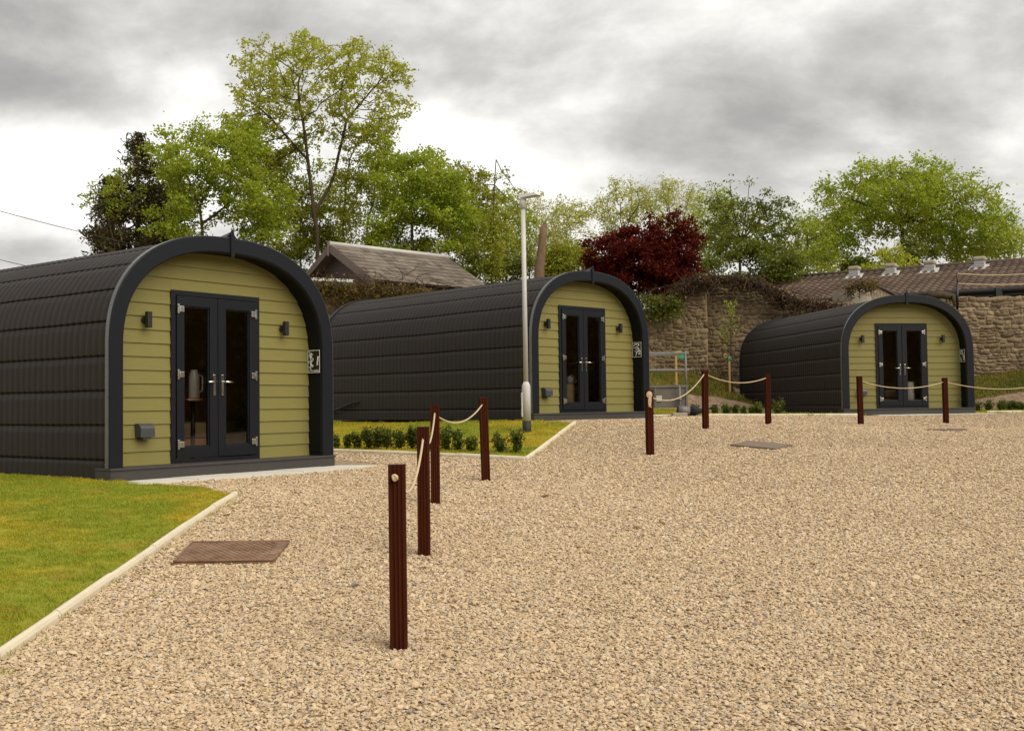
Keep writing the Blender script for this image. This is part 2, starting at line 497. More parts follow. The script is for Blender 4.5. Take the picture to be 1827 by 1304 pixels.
# ground sheet
xs = np.unique(np.r_[np.linspace(-400, -40, 19), np.linspace(-40, -14, 27), np.linspace(-14, 18, 129), np.linspace(18, 40, 23), np.linspace(40, 400, 19)])
ys = np.unique(np.r_[np.linspace(-300, -20, 15), np.linspace(-20, 2, 23), np.linspace(2, 36, 137), np.linspace(36, 60, 25), np.linspace(60, 500, 23)])
gx, gy = np.meshgrid(xs, ys)
gzv = gz(gx, gy)
nx, ny = len(xs), len(ys)
idx = np.arange(nx*ny).reshape(ny, nx)
fq = np.stack([idx[:-1, :-1], idx[:-1, 1:], idx[1:, 1:], idx[1:, :-1]], -1).reshape(-1, 4)
ground = link('ground', np_mesh('ground', np.stack([gx, gy, gzv], -1).reshape(-1, 3), fq, True), M['gravel'])
tag(ground, kind='structure')

# pods: origin (front centre at floor level), yaw
W, H, L = 3.4235, 2.9135, 7.0
HS, NE = 1.50, 2.4
D, WF = .297, .178
PODS = [((-3.4781, 13.3455, -.807), .9381), ((1.6173, 21.1211, -.3205), .7651), ((9.6935, 26.2164, -.3557), .145)]
def podpt(i, a, d, h=0.0):
    (x, y, z), w = PODS[i]
    c, s = math.cos(w), math.sin(w)
    return Vector((x+a*c-d*s, y+a*s+d*c, z+h))

def sheet(name, polys, mat, lift, step=.25, kind='structure'):
    """convex polygons draped over the terrain"""
    V, Fc = [], []
    for poly in polys:
        bm = bmesh.new()
        p = np.array(poly); lo = p.min(0)-.01; hi = p.max(0)+.01
        n0, n1 = max(1, int((hi[0]-lo[0])/step)), max(1, int((hi[1]-lo[1])/step))
        bmesh.ops.create_grid(bm, x_segments=n0, y_segments=n1, size=.5)
        for v in bm.verts:
            v.co = Vector((lo[0]+(v.co.x+.5)*(hi[0]-lo[0]), lo[1]+(v.co.y+.5)*(hi[1]-lo[1]), 0))
        area = sum(poly[i][0]*poly[(i+1) % len(poly)][1]-poly[(i+1) % len(poly)][0]*poly[i][1] for i in range(len(poly)))
        for i in range(len(poly)):
            a = Vector((*poly[i], 0)); b = Vector((*poly[(i+1) % len(poly)], 0))
            d = (b-a).normalized()
            nrm = Vector((d.y, -d.x, 0)) if area > 0 else Vector((-d.y, d.x, 0))
            bmesh.ops.bisect_plane(bm, geom=bm.verts[:]+bm.edges[:]+bm.faces[:], plane_co=a, plane_no=nrm, clear_outer=True)
        bm.verts.index_update()
        b0 = len(V)
        V += [(v.co.x, v.co.y, g1(v.co.x, v.co.y)+lift) for v in bm.verts]
        Fc += [[b0+v.index for v in f.verts] for f in bm.faces]
        bm.free()
    me = bpy.data.meshes.new(name); me.from_pydata(V, [], Fc); me.update()
    for q in me.polygons: q.use_smooth = True
    o = link(name, me, mat)
    if kind: tag(o, kind=kind)
    return o

P2 = lambda v: (v[0], v[1])
# lawn beside pod 1
K1a, K1b = (-2.676, 5.62), (-2.852, 11.04)
kd = (K1a[0]-K1b[0], K1a[1]-K1b[1])
K1z = (K1a[0]+kd[0]*.9, K1a[1]+kd[1]*.9)
lawn1 = [K1z, K1b, (-3.40, 11.60), P2(podpt(0, -1.66, -.34)), P2(podpt(0, -1.45, .8)), P2(podpt(0, -1.4, 8)), (-17, 17), (-17, .8)]
lawn1_parts = [[K1z, K1b, (-3.40, 11.60), P2(podpt(0, -1.66, -.34)), (-17, 7), (-17, .8)], [P2(podpt(0, -1.66, -.34)), P2(podpt(0, -1.4, 1.0)), P2(podpt(0, -1.4, 8)), (-17, 19), (-17, 7)]]
lawn1 = lawn1_parts[0][:4] + lawn1_parts[1][1:4] + [(-17, 7), (-17, .8)]
K2a, K2b, K2c = (-2.62, 16.5), (.167, 14.94), (1.11, 19.3)
K2z = (K2a[0]-2.79*2.2, K2a[1]+1.56*2.2)
lawn2 = [K2z, K2a, K2b, K2c, P2(podpt(1, -1.66, -.32)), P2(podpt(1, -1.4, 1.0)), P2(podpt(1, -1.4, 7.2)), (-11, 27)]
lawn2_parts = [[K2z, K2b, K2c, P2(podpt(1, -1.66, -.32)), P2(podpt(1, -1.4, 7.2)), (-11, 27)]]
K3a, K3b = (2.9, 25.0), (8.0, 25.55)
lawn3 = [K3a, P2((8.3, 25.58)), P2(podpt(2, -1.5, .4)), P2(podpt(2, -1.5, 2.2)), (6.9, 28.4), (-1.5, 29.2), (-1.0, 27.6)]
lawn3_parts = [[K3a, (8.3, 25.58), P2(podpt(2, -1.5, .4)), P2(podpt(2, -1.5, 2.2)), (2.5, 28.8), (-1.2, 28.2)]]
lawn4 = [(11.2, 26.52), (22, 28.2), (22, 29.3), (11.0, 28.9)]
bank_soil = [[(-9, 28.6), (7.6, 28.3), (7.0, 35), (-12, 35)], [(11.0, 28.6), (22, 28.9), (24, 35), (10.4, 35)]]
bank_turf = [[(-9, 30.6), (7.0, 30.5), (7.0, 34.5), (-12, 34.5)], [(10.6, 31.3), (22, 31.3), (24, 34.5), (10.4, 34.5)]]
sheet('lawn', lawn1_parts, M['turf'], .012)
sheet('lawn', lawn2_parts, M['turf'], .012)
sheet('lawn', lawn3_parts + [lawn4], M['turf'], .012)
sheet('bank', bank_soil, M['bank'], .016)
sheet('bank_turf', bank_turf, M['bank_turf'], .026)
sheet('garden', [[(-40, 34.8), (40, 34.8), (60, 88), (-60, 88)]], M['bank'], .03, 2.5)

# kerbs: concrete edging lengths
def kerb(pts, closed_len=.915):
    b = MB()
    for (x0, y0), (x1, y1) in zip(pts[:-1], pts[1:]):
        ln = math.hypot(x1-x0, y1-y0); n = max(1, round(ln/closed_len))
        for k in range(n):
            t0, t1 = k/n+.004/ln, (k+1)/n-.004/ln
            a = Vector((x0+(x1-x0)*t0, y0+(y1-y0)*t0, 0)); c = Vector((x0+(x1-x0)*t1, y0+(y1-y0)*t1, 0))
            a.z = g1(a.x, a.y)+random.uniform(-.006, .006); c.z = g1(c.x, c.y)+random.uniform(-.006, .006)
            d = (c-a).normalized(); s = d.cross(Vector((0, 0, 1))).normalized()
            prof = [(-.031, -.1), (-.031, .030), (-.021, .050), (0, .058), (.021, .050), (.031, .030), (.031, -.1)]
            vs = [q + s*px + Vector((0, 0, pz)) for q in (a, c) for px, pz in prof]
            m = len(prof)
            fs = [(i, i+1, m+i+1, m+i) for i in range(m-1)] + [list(range(m))[::-1], list(range(m, 2*m))]
            b.add(vs, fs)
    return tag(b.build('kerb', M['kerb']), kind='structure')
kerb([K1z, K1b])
kerb([K2z, K2a, K2b, K2c])
kerb([K3a, (8.3, 25.58)])
kerb([(11.75, 26.62), (22, 28.15)])

# paving slabs before each pod
def paving(i, a0, a1, d0, d1, n):
    b = MB()
    w = (a1-a0)/n
    for k in range(n):
        q = [podpt(i, a0+k*w+.004, d0), podpt(i, a0+(k+1)*w-.004, d0), podpt(i, a0+(k+1)*w-.004, d1), podpt(i, a0+k*w+.004, d1)]
        top = [v+Vector((0, 0, .004+.003*(k % 2))) for v in q]; bot = [v-Vector((0, 0, .12)) for v in q]
        b.add(bot+top, [(4, 5, 6, 7), (0, 1, 5, 4), (1, 2, 6, 5), (2, 3, 7, 6), (3, 0, 4, 7)])
    return tag(b.build('paving', M['slab']), kind='structure')
paving(0, -1.74, 2.24, -.56, .1, 5)
paving(1, -1.62, 2.35, -.36, .1, 5)
paving(2, -1.0, 2.05, -.40, .1, 4)

# ------------------------------------------------------------------ pod
def profile(off, n=40, z0=0.0):
    hw, h = W/2-off, H-off
    pts = [(-hw, z0), (-hw, HS*.5), (-hw, HS)]
    for k in range(1, n*2):
        t = PI - PI*k/(2*n)
        c, s = math.cos(t), math.sin(t)
        pts.append((hw*math.copysign(abs(c)**(2/NE), c), HS+(h-HS)*abs(s)**(2/NE)))
    pts += [(hw, HS), (hw, HS*.5), (hw, z0)]
    return pts

def ring_solid(b, off0, off1, d0, d1, z0, mi=0, n=40, cham=0.0):
    """arch shaped solid between two profiles, from depth d0 to d1"""
    A, B = profile(off0, n, z0), profile(off1, n, z0)
    m = len(A)
    loops = []
    if cham:
        Ac, Bc = profile(off0+cham, n, z0), profile(off1-cham, n, z0)
        loops = [[(x, d1, z) for x, z in A], [(x, d0+cham, z) for x, z in A], [(x, d0, z) for x, z in Ac], [(x, d0, z) for x, z in Bc], [(x, d0+cham, z) for x, z in B], [(x, d1, z) for x, z in B]]
    else:
        loops = [[(x, d1, z) for x, z in A], [(x, d0, z) for x, z in A], [(x, d0, z) for x, z in B], [(x, d1, z) for x, z in B]]
    k = len(loops)
    vs = [p for lp in loops for p in lp]
    fs = []
    for j in range(k):
        j2 = (j+1) % k
        for i in range(m-1):
            fs.append((j*m+i, j*m+i+1, j2*m+i+1, j2*m+i))
    fs.append([j*m for j in range(k)]); fs.append([j*m+m-1 for j in range(k)][::-1])
    b.add(vs, fs, mi)

def build_pod():
    root = empty('camping_pod')
    SH = .15
    # cladding: overlapping tile-effect sheets
    pr = np.array(profile(.035, 120, .02)); pr = pr[:len(pr)//2+1]
    seg = np.r_[0, np.cumsum(np.hypot(*np.diff(pr, axis=0).T))]; S = seg[-1]
    def pn(s):
        x = np.interp(s, seg, pr[:, 0]); z = np.interp(s, seg, pr[:, 1])
        e = .02; s0, s1 = np.clip(s-e, 0, S), np.clip(s+e, 0, S)
        tx = np.interp(s1, seg, pr[:, 0])-np.interp(s0, seg, pr[:, 0]); tz = np.interp(s1, seg, pr[:, 1])-np.interp(s0, seg, pr[:, 1])
        l = np.hypot(tx, tz); return x, z, -tz/l, tx/l
    per = .128
    ts = np.arange(.055, L-.03, per/7)
    wave = np.abs(np.sin(PI*ts/per))**.8
    bounds = [0.0] + [.235+.39*k for k in range(20) if .235+.39*k < S-.12] + [S]
    V, Fc = [], []
    nt_ = len(ts); base = 0
    wob = .004*np.sin(ts*1.3)+.003*np.sin(ts*3.1+1)
    for side in (1, -1):
        for k in range(len(bounds)-1):
            s0, s1 = bounds[k], bounds[k+1]
            e = s1-.026 if k < len(bounds)-2 else S
            rows = [(s0-.004, -.012, 0.0, .0), (s0, .0125, .9, .018), (s0+.014, .0130, 1.0, .010)] + [(s0+.012+(e-s0-.012)*q, .013-.005*q, 1.0, .0) for q in (.25, .5, .75, 1.0)]
            if k < len(bounds)-2: rows.append((e+.003, -.012, 0.0, .0))
            for (s, out, wv, sc_) in rows:
                sj = s + wob*(1 if k else 0) - sc_*wave*(1 if k else 0)
                x, z, nx_, nz_ = pn(np.clip(sj, 0, S))
                o = out + wv*.0095*wave
                V.append(np.stack([(x+nx_*o)*side, ts, z+nz_*o], -1))
            nr = len(rows)
            ii = base + np.arange(nr*nt_).reshape(nr, nt_)
            q = np.stack([ii[:-1, :-1], ii[:-1, 1:], ii[1:, 1:], ii[1:, :-1]], -1).reshape(-1, 4)
            Fc.append(q if side == 1 else q[:, ::-1])
            base += nr*nt_
    for side in (1, -1):                       # dark backing behind the course joints
        ss = np.linspace(0, S, 60); x, z, nx_, nz_ = pn(ss)
        V.append(np.stack([np.repeat((x-nx_*.0125)*side, 2), np.tile([.055, L-.03], 60), np.repeat(z-nz_*.0125, 2)], -1))
        ii = base+np.arange(120).reshape(60, 2); q = np.stack([ii[:-1, 0], ii[:-1, 1], ii[1:, 1], ii[1:, 0]], -1)
        Fc.append(q if side == 1 else q[:, ::-1]); base += 120
    link('roof_cladding', np_mesh('roof_cladding', np.concatenate(V), np.concatenate(Fc)), M['cladding'], root)
    # inner shell that closes the hollow body, lined with boards
    b = MB(); ring_solid(b, .06, .11, D+.06, L-.08, .02, n=24); b.build('inner_lining', M['interior'], root)
    b = MB(); b.box((-W/2+.11, D+.1, .06), (W/2-.11, L-.1, .12)); b.build('floor', M['floorboard'], root)
    b = MB(); pp = profile(.112, 24, .121); m = len(pp)
    b.add([(x, 3.3, z) for x, z in pp]+[(x, 3.36, z) for x, z in pp], [list(range(m)), list(range(m, 2*m))[::-1]]); b.build('partition', M['interior'], root)
    # rear wall and rear rim
    b = MB(); pp = profile(.06, 24, .02)
    b.add([(x, L-.07, z) for x, z in pp], [list(range(len(pp)))[::-1]]); b.add([(x, L-.04, z) for x, z in pp], [list(range(len(pp)))])
    b.build('rear_wall', M['siding'], root)
    b = MB(); ring_solid(b, -.012, .10, L-.05, L+.02, .02, cham=.01); b.build('rear_trim', M['anthracite'], root)
    # fascia arch and soffit
    b = MB(); ring_solid(b, -.01, WF, 0.0, .062, SH, cham=.012, n=48); b.build('fascia', M['anthracite'], root)
    b = MB(); ring_solid(b, -.0165, -.0105, .006, .066, SH+.002, n=48); b.build('edge_sheen', M['sheen'], root)  # added ring, coloured lighter for the sky sheen on the fascia edge
    b = MB(); ring_solid(b, .045, WF-.004, .063, D+.04, SH, n=48); b.build('soffit', M['soffit'], root)
    # ridge cap and finial
    b = MB()
    b.add([(-.11, .03, H-.045), (0, .03, H+.035), (.11, .03, H-.045), (-.11, L, H-.045), (0, L, H+.035), (.11, L, H-.045)],
          [(0, 1, 4, 3), (1, 2, 5, 4), (0, 2, 1), (3, 4, 5)])
    b.build('ridge_cap', M['cladding'], root)
    b = MB()
    pz = [(-.026, H-WF-.05), (.026, H-WF-.05), (.03, H+.03), (.012, H+.105), (0, H+.125), (-.012, H+.105), (-.03, H+.03)]
    m = len(pz)
    b.add([(x, -.016, z) for x, z in pz]+[(x, .012, z) for x, z in pz], [list(range(m)), list(range(m, 2*m))[::-1]]+[(i, m+i, m+(i+1) % m, (i+1) % m) for i in range(m)])
    b.add([(-.1, .012, H+.005), (.1, .012, H+.005), (0, .012, H+.10), (0, .36, H+.03)], [(0, 1, 2), (0, 2, 3), (1, 3, 2)])
    b.build('finial', M['anthracite'], root)
    # step
    b = MB()
    b.box((-W/2-.005, -.03, 0), (W/2+.005, D-.02, SH-.028), .004)
    b.box((-W/2-.012, -.045, SH-.027), (W/2+.012, D-.02, SH), .006)
    for k in range(9):
        x = -1.6+.4*k
        b.tube([(x, -.028, .06), (x, -.033, .06)], .006, 8)
    b.build('step', M['step'], root)
    # door frame opening
    dw, DH, dx = 1.3587, 2.1, -.0255
    x0, x1, zb, zt = dx-dw/2, dx+dw/2, SH, SH+DH
    # front wall: overlapping boards
    b = MB(); row = .160
    iw = np.array(profile(WF-.012, 160, 0)); iw = iw[:len(iw)//2+1]
    def hw(z): return float(-np.interp(z, iw[:, 1], iw[:, 0])) if z < H-WF+.011 else 0.0
    z = SH
    while z < H-WF:
        z1 = min(z+row+.01, H-WF+.01)
        nn = 8 if z > 1.3 else 2
        zs = np.linspace(z, z1, nn)
        def strip(fl, fr):
            vs, fs = [], []
            for q in zs:
                t = (q-z)/row
                y = D - .016*(1-t)
                vs += [(fl(q), y, q), (fr(q), y, q)]
            # underside lip
            vs += [(fl(z), D+.01, z), (fr(z), D+.01, z)]
            fs = [(2*i, 2*i+1, 2*i+3, 2*i+2) for i in range(nn-1)] + [(2*nn, 2*nn+1, 1, 0)]
            b.add(vs, fs)
        if z1 <= zt+.02:
            strip(lambda q: -hw(q), lambda q: x0+.004); strip(lambda q: x1-.004, lambda q: hw(q))
        elif z < zt:
            strip(lambda q: -hw(q), lambda q: x0+.004); strip(lambda q: x1-.004, lambda q: hw(q))
            zz = [q for q in zs if q >= zt-.05]
            vs = []
            for q in np.linspace(zt-.01, z1, 3):
                y = D-.016*(1-(q-z)/row); vs += [(x0, y, q), (x1, y, q)]
            b.add(vs, [(0, 1, 3, 2), (2, 3, 5, 4)])
        else:
            strip(lambda q: -hw(q), lambda q: hw(q))
        z += row
    b.build('front_wall', M['siding'], root)
    # door frame
    b = MB(); fw = .062; y0, y1 = D-.035, D+.07
    b.box((x0, y0, zb), (x0+fw, y1, zt), .004); b.box((x1-fw, y0, zb), (x1, y1, zt), .004)
    b.box((x0+fw, y0, zt-fw), (x1-fw, y1, zt), .004); b.box((x0+fw, y0, zb), (x1-fw, y1, zb+.045), .004)
    b.build('door_frame', M['upvc'], root)
    # two leaves
    ix0, ix1 = x0+fw+.006, x1-fw-.006
    for sd in (-1, 1):
        l0, l1 = (ix0, dx-.005) if sd < 0 else (dx+.005, ix1)
        so, si = .105, .118                                # hinge stile, meeting stile
        a0, a1 = (l0+so, l1-si) if sd < 0 else (l0+si, l1-so)
        z0, z1 = zb+.055, zt-fw-.008; gz0, gz1 = z0+.135, z1-.12
        yf, yb = D-.05, D+.015
        b = MB()
        b.box((l0, yf, z0), (a0, yb, z1), .005); b.box((a1, yf, z0), (l1, yb, z1), .005)
        b.box((a0, yf, gz1), (a1, yb, z1), .005); b.box((a0, yf, z0), (a1, yb, gz0), .005)
        # glazing bead
        e = .016
        b.box((a0, yf+.018, gz0), (a0+e, yb, gz1), .003); b.box((a1-e, yf+.018, gz0), (a1, yb, gz1), .003)
        b.box((a0+e, yf+.018, gz1-e), (a1-e, yb, gz1), .003); b.box((a0+e, yf+.018, gz0), (a1-e, yb, gz0+e), .003)
        leaf = b.build('door', M['upvc'], root)
        b = MB(); b.add([(a0+e-.004, D-.012, gz0+e-.004), (a1-e+.004, D-.012, gz0+e-.004), (a1-e+.004, D-.012, gz1-e+.004), (a0+e-.004, D-.012, gz1-e+.004)], [(0, 1, 2, 3)])
        b.build('pane', M['glass'], leaf)
        for hz in (z0+.17, (z0+z1)/2+.03, z1-.16):
            b = MB()
            xo = l0+.012 if sd < 0 else l1-.012
            b.box((xo-.014, yf-.022, hz-.058), (xo+.014, yf+.004, hz+.058), .004)
            xi0, xi1 = (xo+.014, xo+.078) if sd < 0 else (xo-.078, xo-.014)
            b.box((xi0, yf-.024, hz-.036), (xi1, yf+.001, hz+.036), .005)
            b.build('hinge', M['metal'], leaf)
        xh = (l1-.058) if sd < 0 else (l0+.058)
        b = MB()
        b.box((xh-.017, yf-.012, SH+.82), (xh+.017, yf+.001, SH+1.08), .006)
        b.tube([(xh, yf-.010, SH+.99), (xh, yf-.055, SH+.99)], .011, 10)
        b.tube([(xh-.01*(-sd), yf-.055, SH+.99), (xh+sd*.13, yf-.055, SH+.985)], [.012, .010], 10)
        b.build('handle', M['handle_metal'], leaf)
    # wall lights, vent cowl
    for lx in (-1.07, 1.05):
        b = MB()
        b.tube([(lx, D-.02, 1.86), (lx, D-.05, 1.86)], .045, 16)
        b.tube([(lx, D-.045, 1.86), (lx, D-.075, 1.86)], .02, 10)
        b.box((lx-.031, D-.13, 1.765), (lx+.031, D-.068, 1.955), .006)
        b.build('wall_light', M['lamp_black'], root)
    b = MB(); vx, vz = -1.10, .555
    n = 10
    prof = [(D-.005, vz+.085), (D-.06, vz+.085)] + [(D-.06-.07*math.sin(PI/2*k/n), vz-.0+.085-.07*(1-math.cos(PI/2*k/n))) for k in range(1, n+1)] + [(D-.13, vz-.075), (D-.005, vz-.075)]
    m = len(prof)
    b.add([(vx-.095, y, z) for y, z in prof]+[(vx+.095, y, z) for y, z in prof], [list(range(m)), list(range(m, 2*m))[::-1]]+[(i, m+i, m+(i+1) % m, (i+1) % m) for i in range(m)])
    b.box((vx-.055, D-.115, vz-.098), (vx+.055, D-.02, vz-.074), .004)
    b.build('vent_cowl', M['vent_grey'], root)
    # drain pipe low on the side, towards the back
    b = MB(); xs_ = -W/2-.05
    b.tube([(xs_+.02, 6.95, .10), (xs_-.01, 6.4, .22), (xs_-.015, 5.62, .41), (xs_+.02, 5.55, .42), (xs_+.08, 5.53, .42)], .028, 10)
    b.build('drain_pipe', M['rubber'], root)
    return root

pod1 = build_pod()
pods = [pod1, copy_tree(pod1), copy_tree(pod1)]
plabels = ['nearest dark camping pod, sign 1 on its arch, ripple-tiled body and olive front',
           'middle dark camping pod behind the grey lamp post, sign 2 on its arch',
           'farthest dark camping pod, sign 3 on its arch, two rope posts before its doors']
for o, (loc, yaw), lb in zip(pods, PODS, plabels):
    o.location = loc; o.rotation_euler = (0, 0, yaw)
    tag(o, lb, 'camping pod', 'camping pods around the gravel yard')

def text_mesh(body, size):
    cu = bpy.data.curves.new('txt', 'FONT'); cu.body = body; cu.size = size; cu.align_x = 'CENTER'; cu.align_y = 'CENTER'; cu.extrude = .0015; cu.shear = .15; cu.offset = .004
    o = bpy.data.objects.new('txt', cu); COL.objects.link(o)
    dg = bpy.context.evaluated_depsgraph_get()
    me = bpy.data.meshes.new_from_object(o.evaluated_get(dg))
    bpy.data.objects.remove(o)
    return me

# number signs on the right cheek of each arch (local: text x -> -d, text y -> up, faces -a)
def number_sign(pod, n):
    xf = W/2-WF-.004
    Mx = Matrix(((0, 0, -1, xf-.010), (-1, 0, 0, .158), (0, 1, 0, 1.43), (0, 0, 0, 1)))
    b = MB(); b.box((-.118, -.155, .0005), (.118, .155, .006), M=Mx)
    sg = b.build('number_sign', M['sign_black'], pod)
    b = MB(); z0, z1 = .0062, .0085; t = .008
    b.box((-.118, -.155, z0), (-.118+t, .155, z1), M=Mx); b.box((.118-t, -.155, z0), (.118, .155, z1), M=Mx)
    b.box((-.118+t, .155-t, z0), (.118-t, .155, z1), M=Mx); b.box((-.118+t, -.155, z0), (.118-t, -.155+t, z1), M=Mx)
    b.build('border', M['sign_white'], sg)
    me = text_mesh(str(n), .17 if n == 1 else .12)
    me.transform(Mx @ Matrix.Translation((.068, -.0 if n == 1 else -.06, .0078)))
    link('numeral', me, M['sign_white'], sg)
    b = MB(); rd = random.Random(40+n)
    def scr(pts, r=.0042): b.tube([Mx @ Vector((x, y, .0075)) for x, y in pts], r, 5)
    if n == 1:                                    # leafy tree drawing
        for q in range(26):
            cy = rd.uniform(-.08, .125); wd = .055*(1-abs(cy-.0)/.16)+.006
            cx = -.055+rd.uniform(-wd, wd)
            a0 = rd.uniform(0, 6.3); pts = [(cx+.014*math.cos(a0+k*.9)*(1-k*.1), cy+.014*math.sin(a0+k*.9)*(1-k*.1)) for k in range(6)]
            scr(pts, .003)
        scr([(-.058, -.12), (-.056, -.05), (-.05, .02)], .006)
        scr([(-.1, -.125), (-.06, -.118), (-.02, -.128)], .004)
    elif n == 2:                                  # long looping animal-like flourish
        scr([(-.10, .06), (-.06, .10), (.0, .125), (.05, .12), (.06, .085), (.02, .07), (-.05, .05), (-.09, .03)], .009)
        scr([(-.09, .10), (-.04, .125), (.01, .10)], .007)
        scr([(-.05, .02), (.0, .04), (.05, .03), (.06, -.01), (.02, -.03), (-.03, .0), (.03, .015)], .008)
        scr([(.05, -.03), (.03, -.06), (-.02, -.05), (-.06, -.03)], .008)
        scr([(.0, -.06), (-.02, -.10), (-.03, -.135)], .008)
    else:
        scr([(-.09, .11), (-.03, .13), (.03, .10), (.02, .06), (-.05, .06), (-.07, .09), (-.03, .10)], .008)
        scr([(-.09, .02), (-.04, .05), (.03, .03), (.06, .05), (.06, .0), (.0, -.02)], .009)
        scr([(-.09, -.03), (-.05, -.06), (-.06, -.11), (-.02, -.13)], .008)
    b.build('emblem', M['sign_white'], sg)
    if n == 1:
        b = MB(); rd = random.Random(5)
        for k in range(6):
            x = .0+k*.017; b.box((x, -.136, .0062), (x+.006, -.136+rd.uniform(.014, .026), .0082), M=Mx); b.box((x, -.136, .0062), (x+.012, -.131, .0081), M=Mx)
        b.build('lettering', M['sign_white'], sg)
for i in range(3): number_sign(pods[i], i+1)

# things inside the pods, seen through the glass
def local(i, a, d, h): return podpt(i, a, d, h)
def pod_box(i, lo, hi, bev=0.0):
    return Matrix.Translation(PODS[i][0]) @ Matrix.Rotation(PODS[i][1], 4, 'Z')
def furniture(i):
    T = pod_box(i, 0, 0)
    b = MB(); b.box((.05, 1.35, .12), (1.4, 3.2, .40), .02, M=T); base = b.build('bed', M['interior'])
    b = MB(); b.box((.06, 1.34, .41), (1.4, 3.18, .62), .06, M=T); b.build('blanket', M['bedding'], base)
    b = MB(); b.box((.15, 2.75, .63), (.75, 3.1, .74), .05, M=T); b.box((.8, 2.75, .63), (1.35, 3.1, .74), .05, M=T); b.build('pillow', M['white'], base)
    tag(base, ['bed with brown blanket inside the nearest pod', 'bed with brown blanket inside the middle pod', 'bed with brown blanket inside the farthest pod'][i], 'bed', 'beds inside the pods')
    T2 = T
    b = MB(); b.box((-1.45, 1.1, .12), (-.75, 2.8, .98), .01, M=T2); w = b.build('kitchen_unit', M['interior'])
    b = MB(); b.box((-1.46, 1.08, .985), (-.70, 2.82, 1.02), .008, M=T2); b.build('worktop', M['floorboard'], w)
    tag(w, ['brown kitchen unit behind the left glass door of the nearest pod', 'brown kitchen unit behind the left glass door of the middle pod', 'brown kitchen unit behind the left glass door of the farthest pod'][i], 'kitchen unit', 'kitchen units inside the pods')
for i in range(3): furniture(i)
T = pod_box(0, 0, 0)
b = MB(); c = T @ Vector((-.08, .66, 0)); zc = PODS[0][0][2]
b.tube([(c.x, c.y, zc+.94), (c.x, c.y, zc+.95), (c.x, c.y, zc+1.22), (c.x, c.y, zc+1.28), (c.x, c.y, zc+1.30)], [.066, .07, .066, .045, .045], 20)
jug = b.build('jug', M['white'])
b = MB(); e = T.to_3x3() @ Vector((1, 0, 0))
b.tube([c+e*.07+Vector((0, 0, zc-c.z+1.24)), c+e*.13+Vector((0, 0, zc-c.z+1.22)), c+e*.13+Vector((0, 0, zc-c.z+1.04)), c+e*.07+Vector((0, 0, zc-c.z+1.0))], .010, 8)
b.build('handle', M['white'], jug)
tag(jug, 'white jug on the small table behind the left glass door of pod 1', 'jug')
b = MB(); b.box((-.32, .46, .905), (.22, .94, .935), .01, M=T); tb = b.build('side_table', M['floorboard'])
b = MB(); b.tube([T @ Vector((-.05, .72, .12)), T @ Vector((-.05, .72, .905))], .03, 10); b.build('leg', M['lamp_black'], tb)
tag(tb, 'small brown table holding a white jug inside pod 1', 'table')
T = pod_box(2, 0, 0); c = T @ Vector((.30, .58, 0)); zc = PODS[2][0][2]
b = MB(); b.tube([(c.x, c.y, zc+.12), (c.x, c.y, zc+.14), (c.x, c.y, zc+.76), (c.x, c.y, zc+.80), (c.x, c.y, zc+.81)], [.12, .135, .135, .12, .02], 24)
bn = b.build('bin', M['white']); b = MB(); b.tube([(c.x, c.y, zc+.55), (c.x, c.y, zc+.56)], .137, 24); b.build('band', M['metal'], bn)
tag(bn, 'tall white cylinder bin behind the right glass door of pod 3', 'bin')
T = pod_box(1, 0, 0); c = T @ Vector((-.08, .58, 0)); zc = PODS[1][0][2]
b = MB(); b.tube([(c.x, c.y, zc+.12), (c.x, c.y, zc+.13), (c.x, c.y, zc+.70), (c.x, c.y, zc+.72)], [.14, .16, .15, .12], 20)
bn = b.build('basket', M['bedding']); b = MB(); b.tube([(c.x, c.y, zc+.72), (c.x+.03, c.y, zc+.82), (c.x+.05, c.y+.04, zc+.9)], [.10, .12, .03], 10); b.build('linen', M['white'], bn)
tag(bn, 'round basket of pale linen behind the left glass door of pod 2', 'basket')

# ------------------------------------------------------------------ rope fence posts
def build_post(h, knot=None):
    s = .046; b = MB()
    half = [(-s, -s)]
    pr = []
    def side(ax):                                   # one face with three grooves
        pts = []
        for g in (-.022, 0.0, .022):
            pts += [(g-.0065, 0), (g-.004, .0075), (g+.004, .0075), (g+.0065, 0)]
        return pts
    ring = []
    for q in range(4):
        c, sn = round(math.cos(q*PI/2)), round(math.sin(q*PI/2))
        loc = [(-s+.003, 0), (-s+.003, 0)] + side(0) + [(s-.003, 0)]
        for (t, dep) in loc[1:]:
            x, y = t, -(s-dep)
            ring.append((x*c-y*sn, x*sn+y*c))
    n = len(ring)
    vs = [(x, y, -.15) for x, y in ring]+[(x, y, h) for x, y in ring]
    fs = [(i, (i+1) % n, n+(i+1) % n, n+i) for i in range(n)]
    b.add(vs, fs, 0)
    b.add([(x, y, h) for x, y in ring], [list(range(n))], 1)
    return b
POSTS = [  # photo base (u, v), forward distance, height, lean x, yaw
    (712, 1155, 5.854, .99, -.004, .06), (757, 990, 8.32, .99, 0.0, .0), (777, 898, 10.88, .99, .002, .1), (867, 857, 12.85, .99, -.026, .25),
    (1160, 812, 15.4, .935, -.006, .35), (1259, 765, 19.0, 1.03, 0.0, .3), (1371, 757, 20.6, .97, -.004, .2), (1536, 757, 21.8, .98, -.012, .2), (1688, 755, 22.8, .965, -.006, .15)]
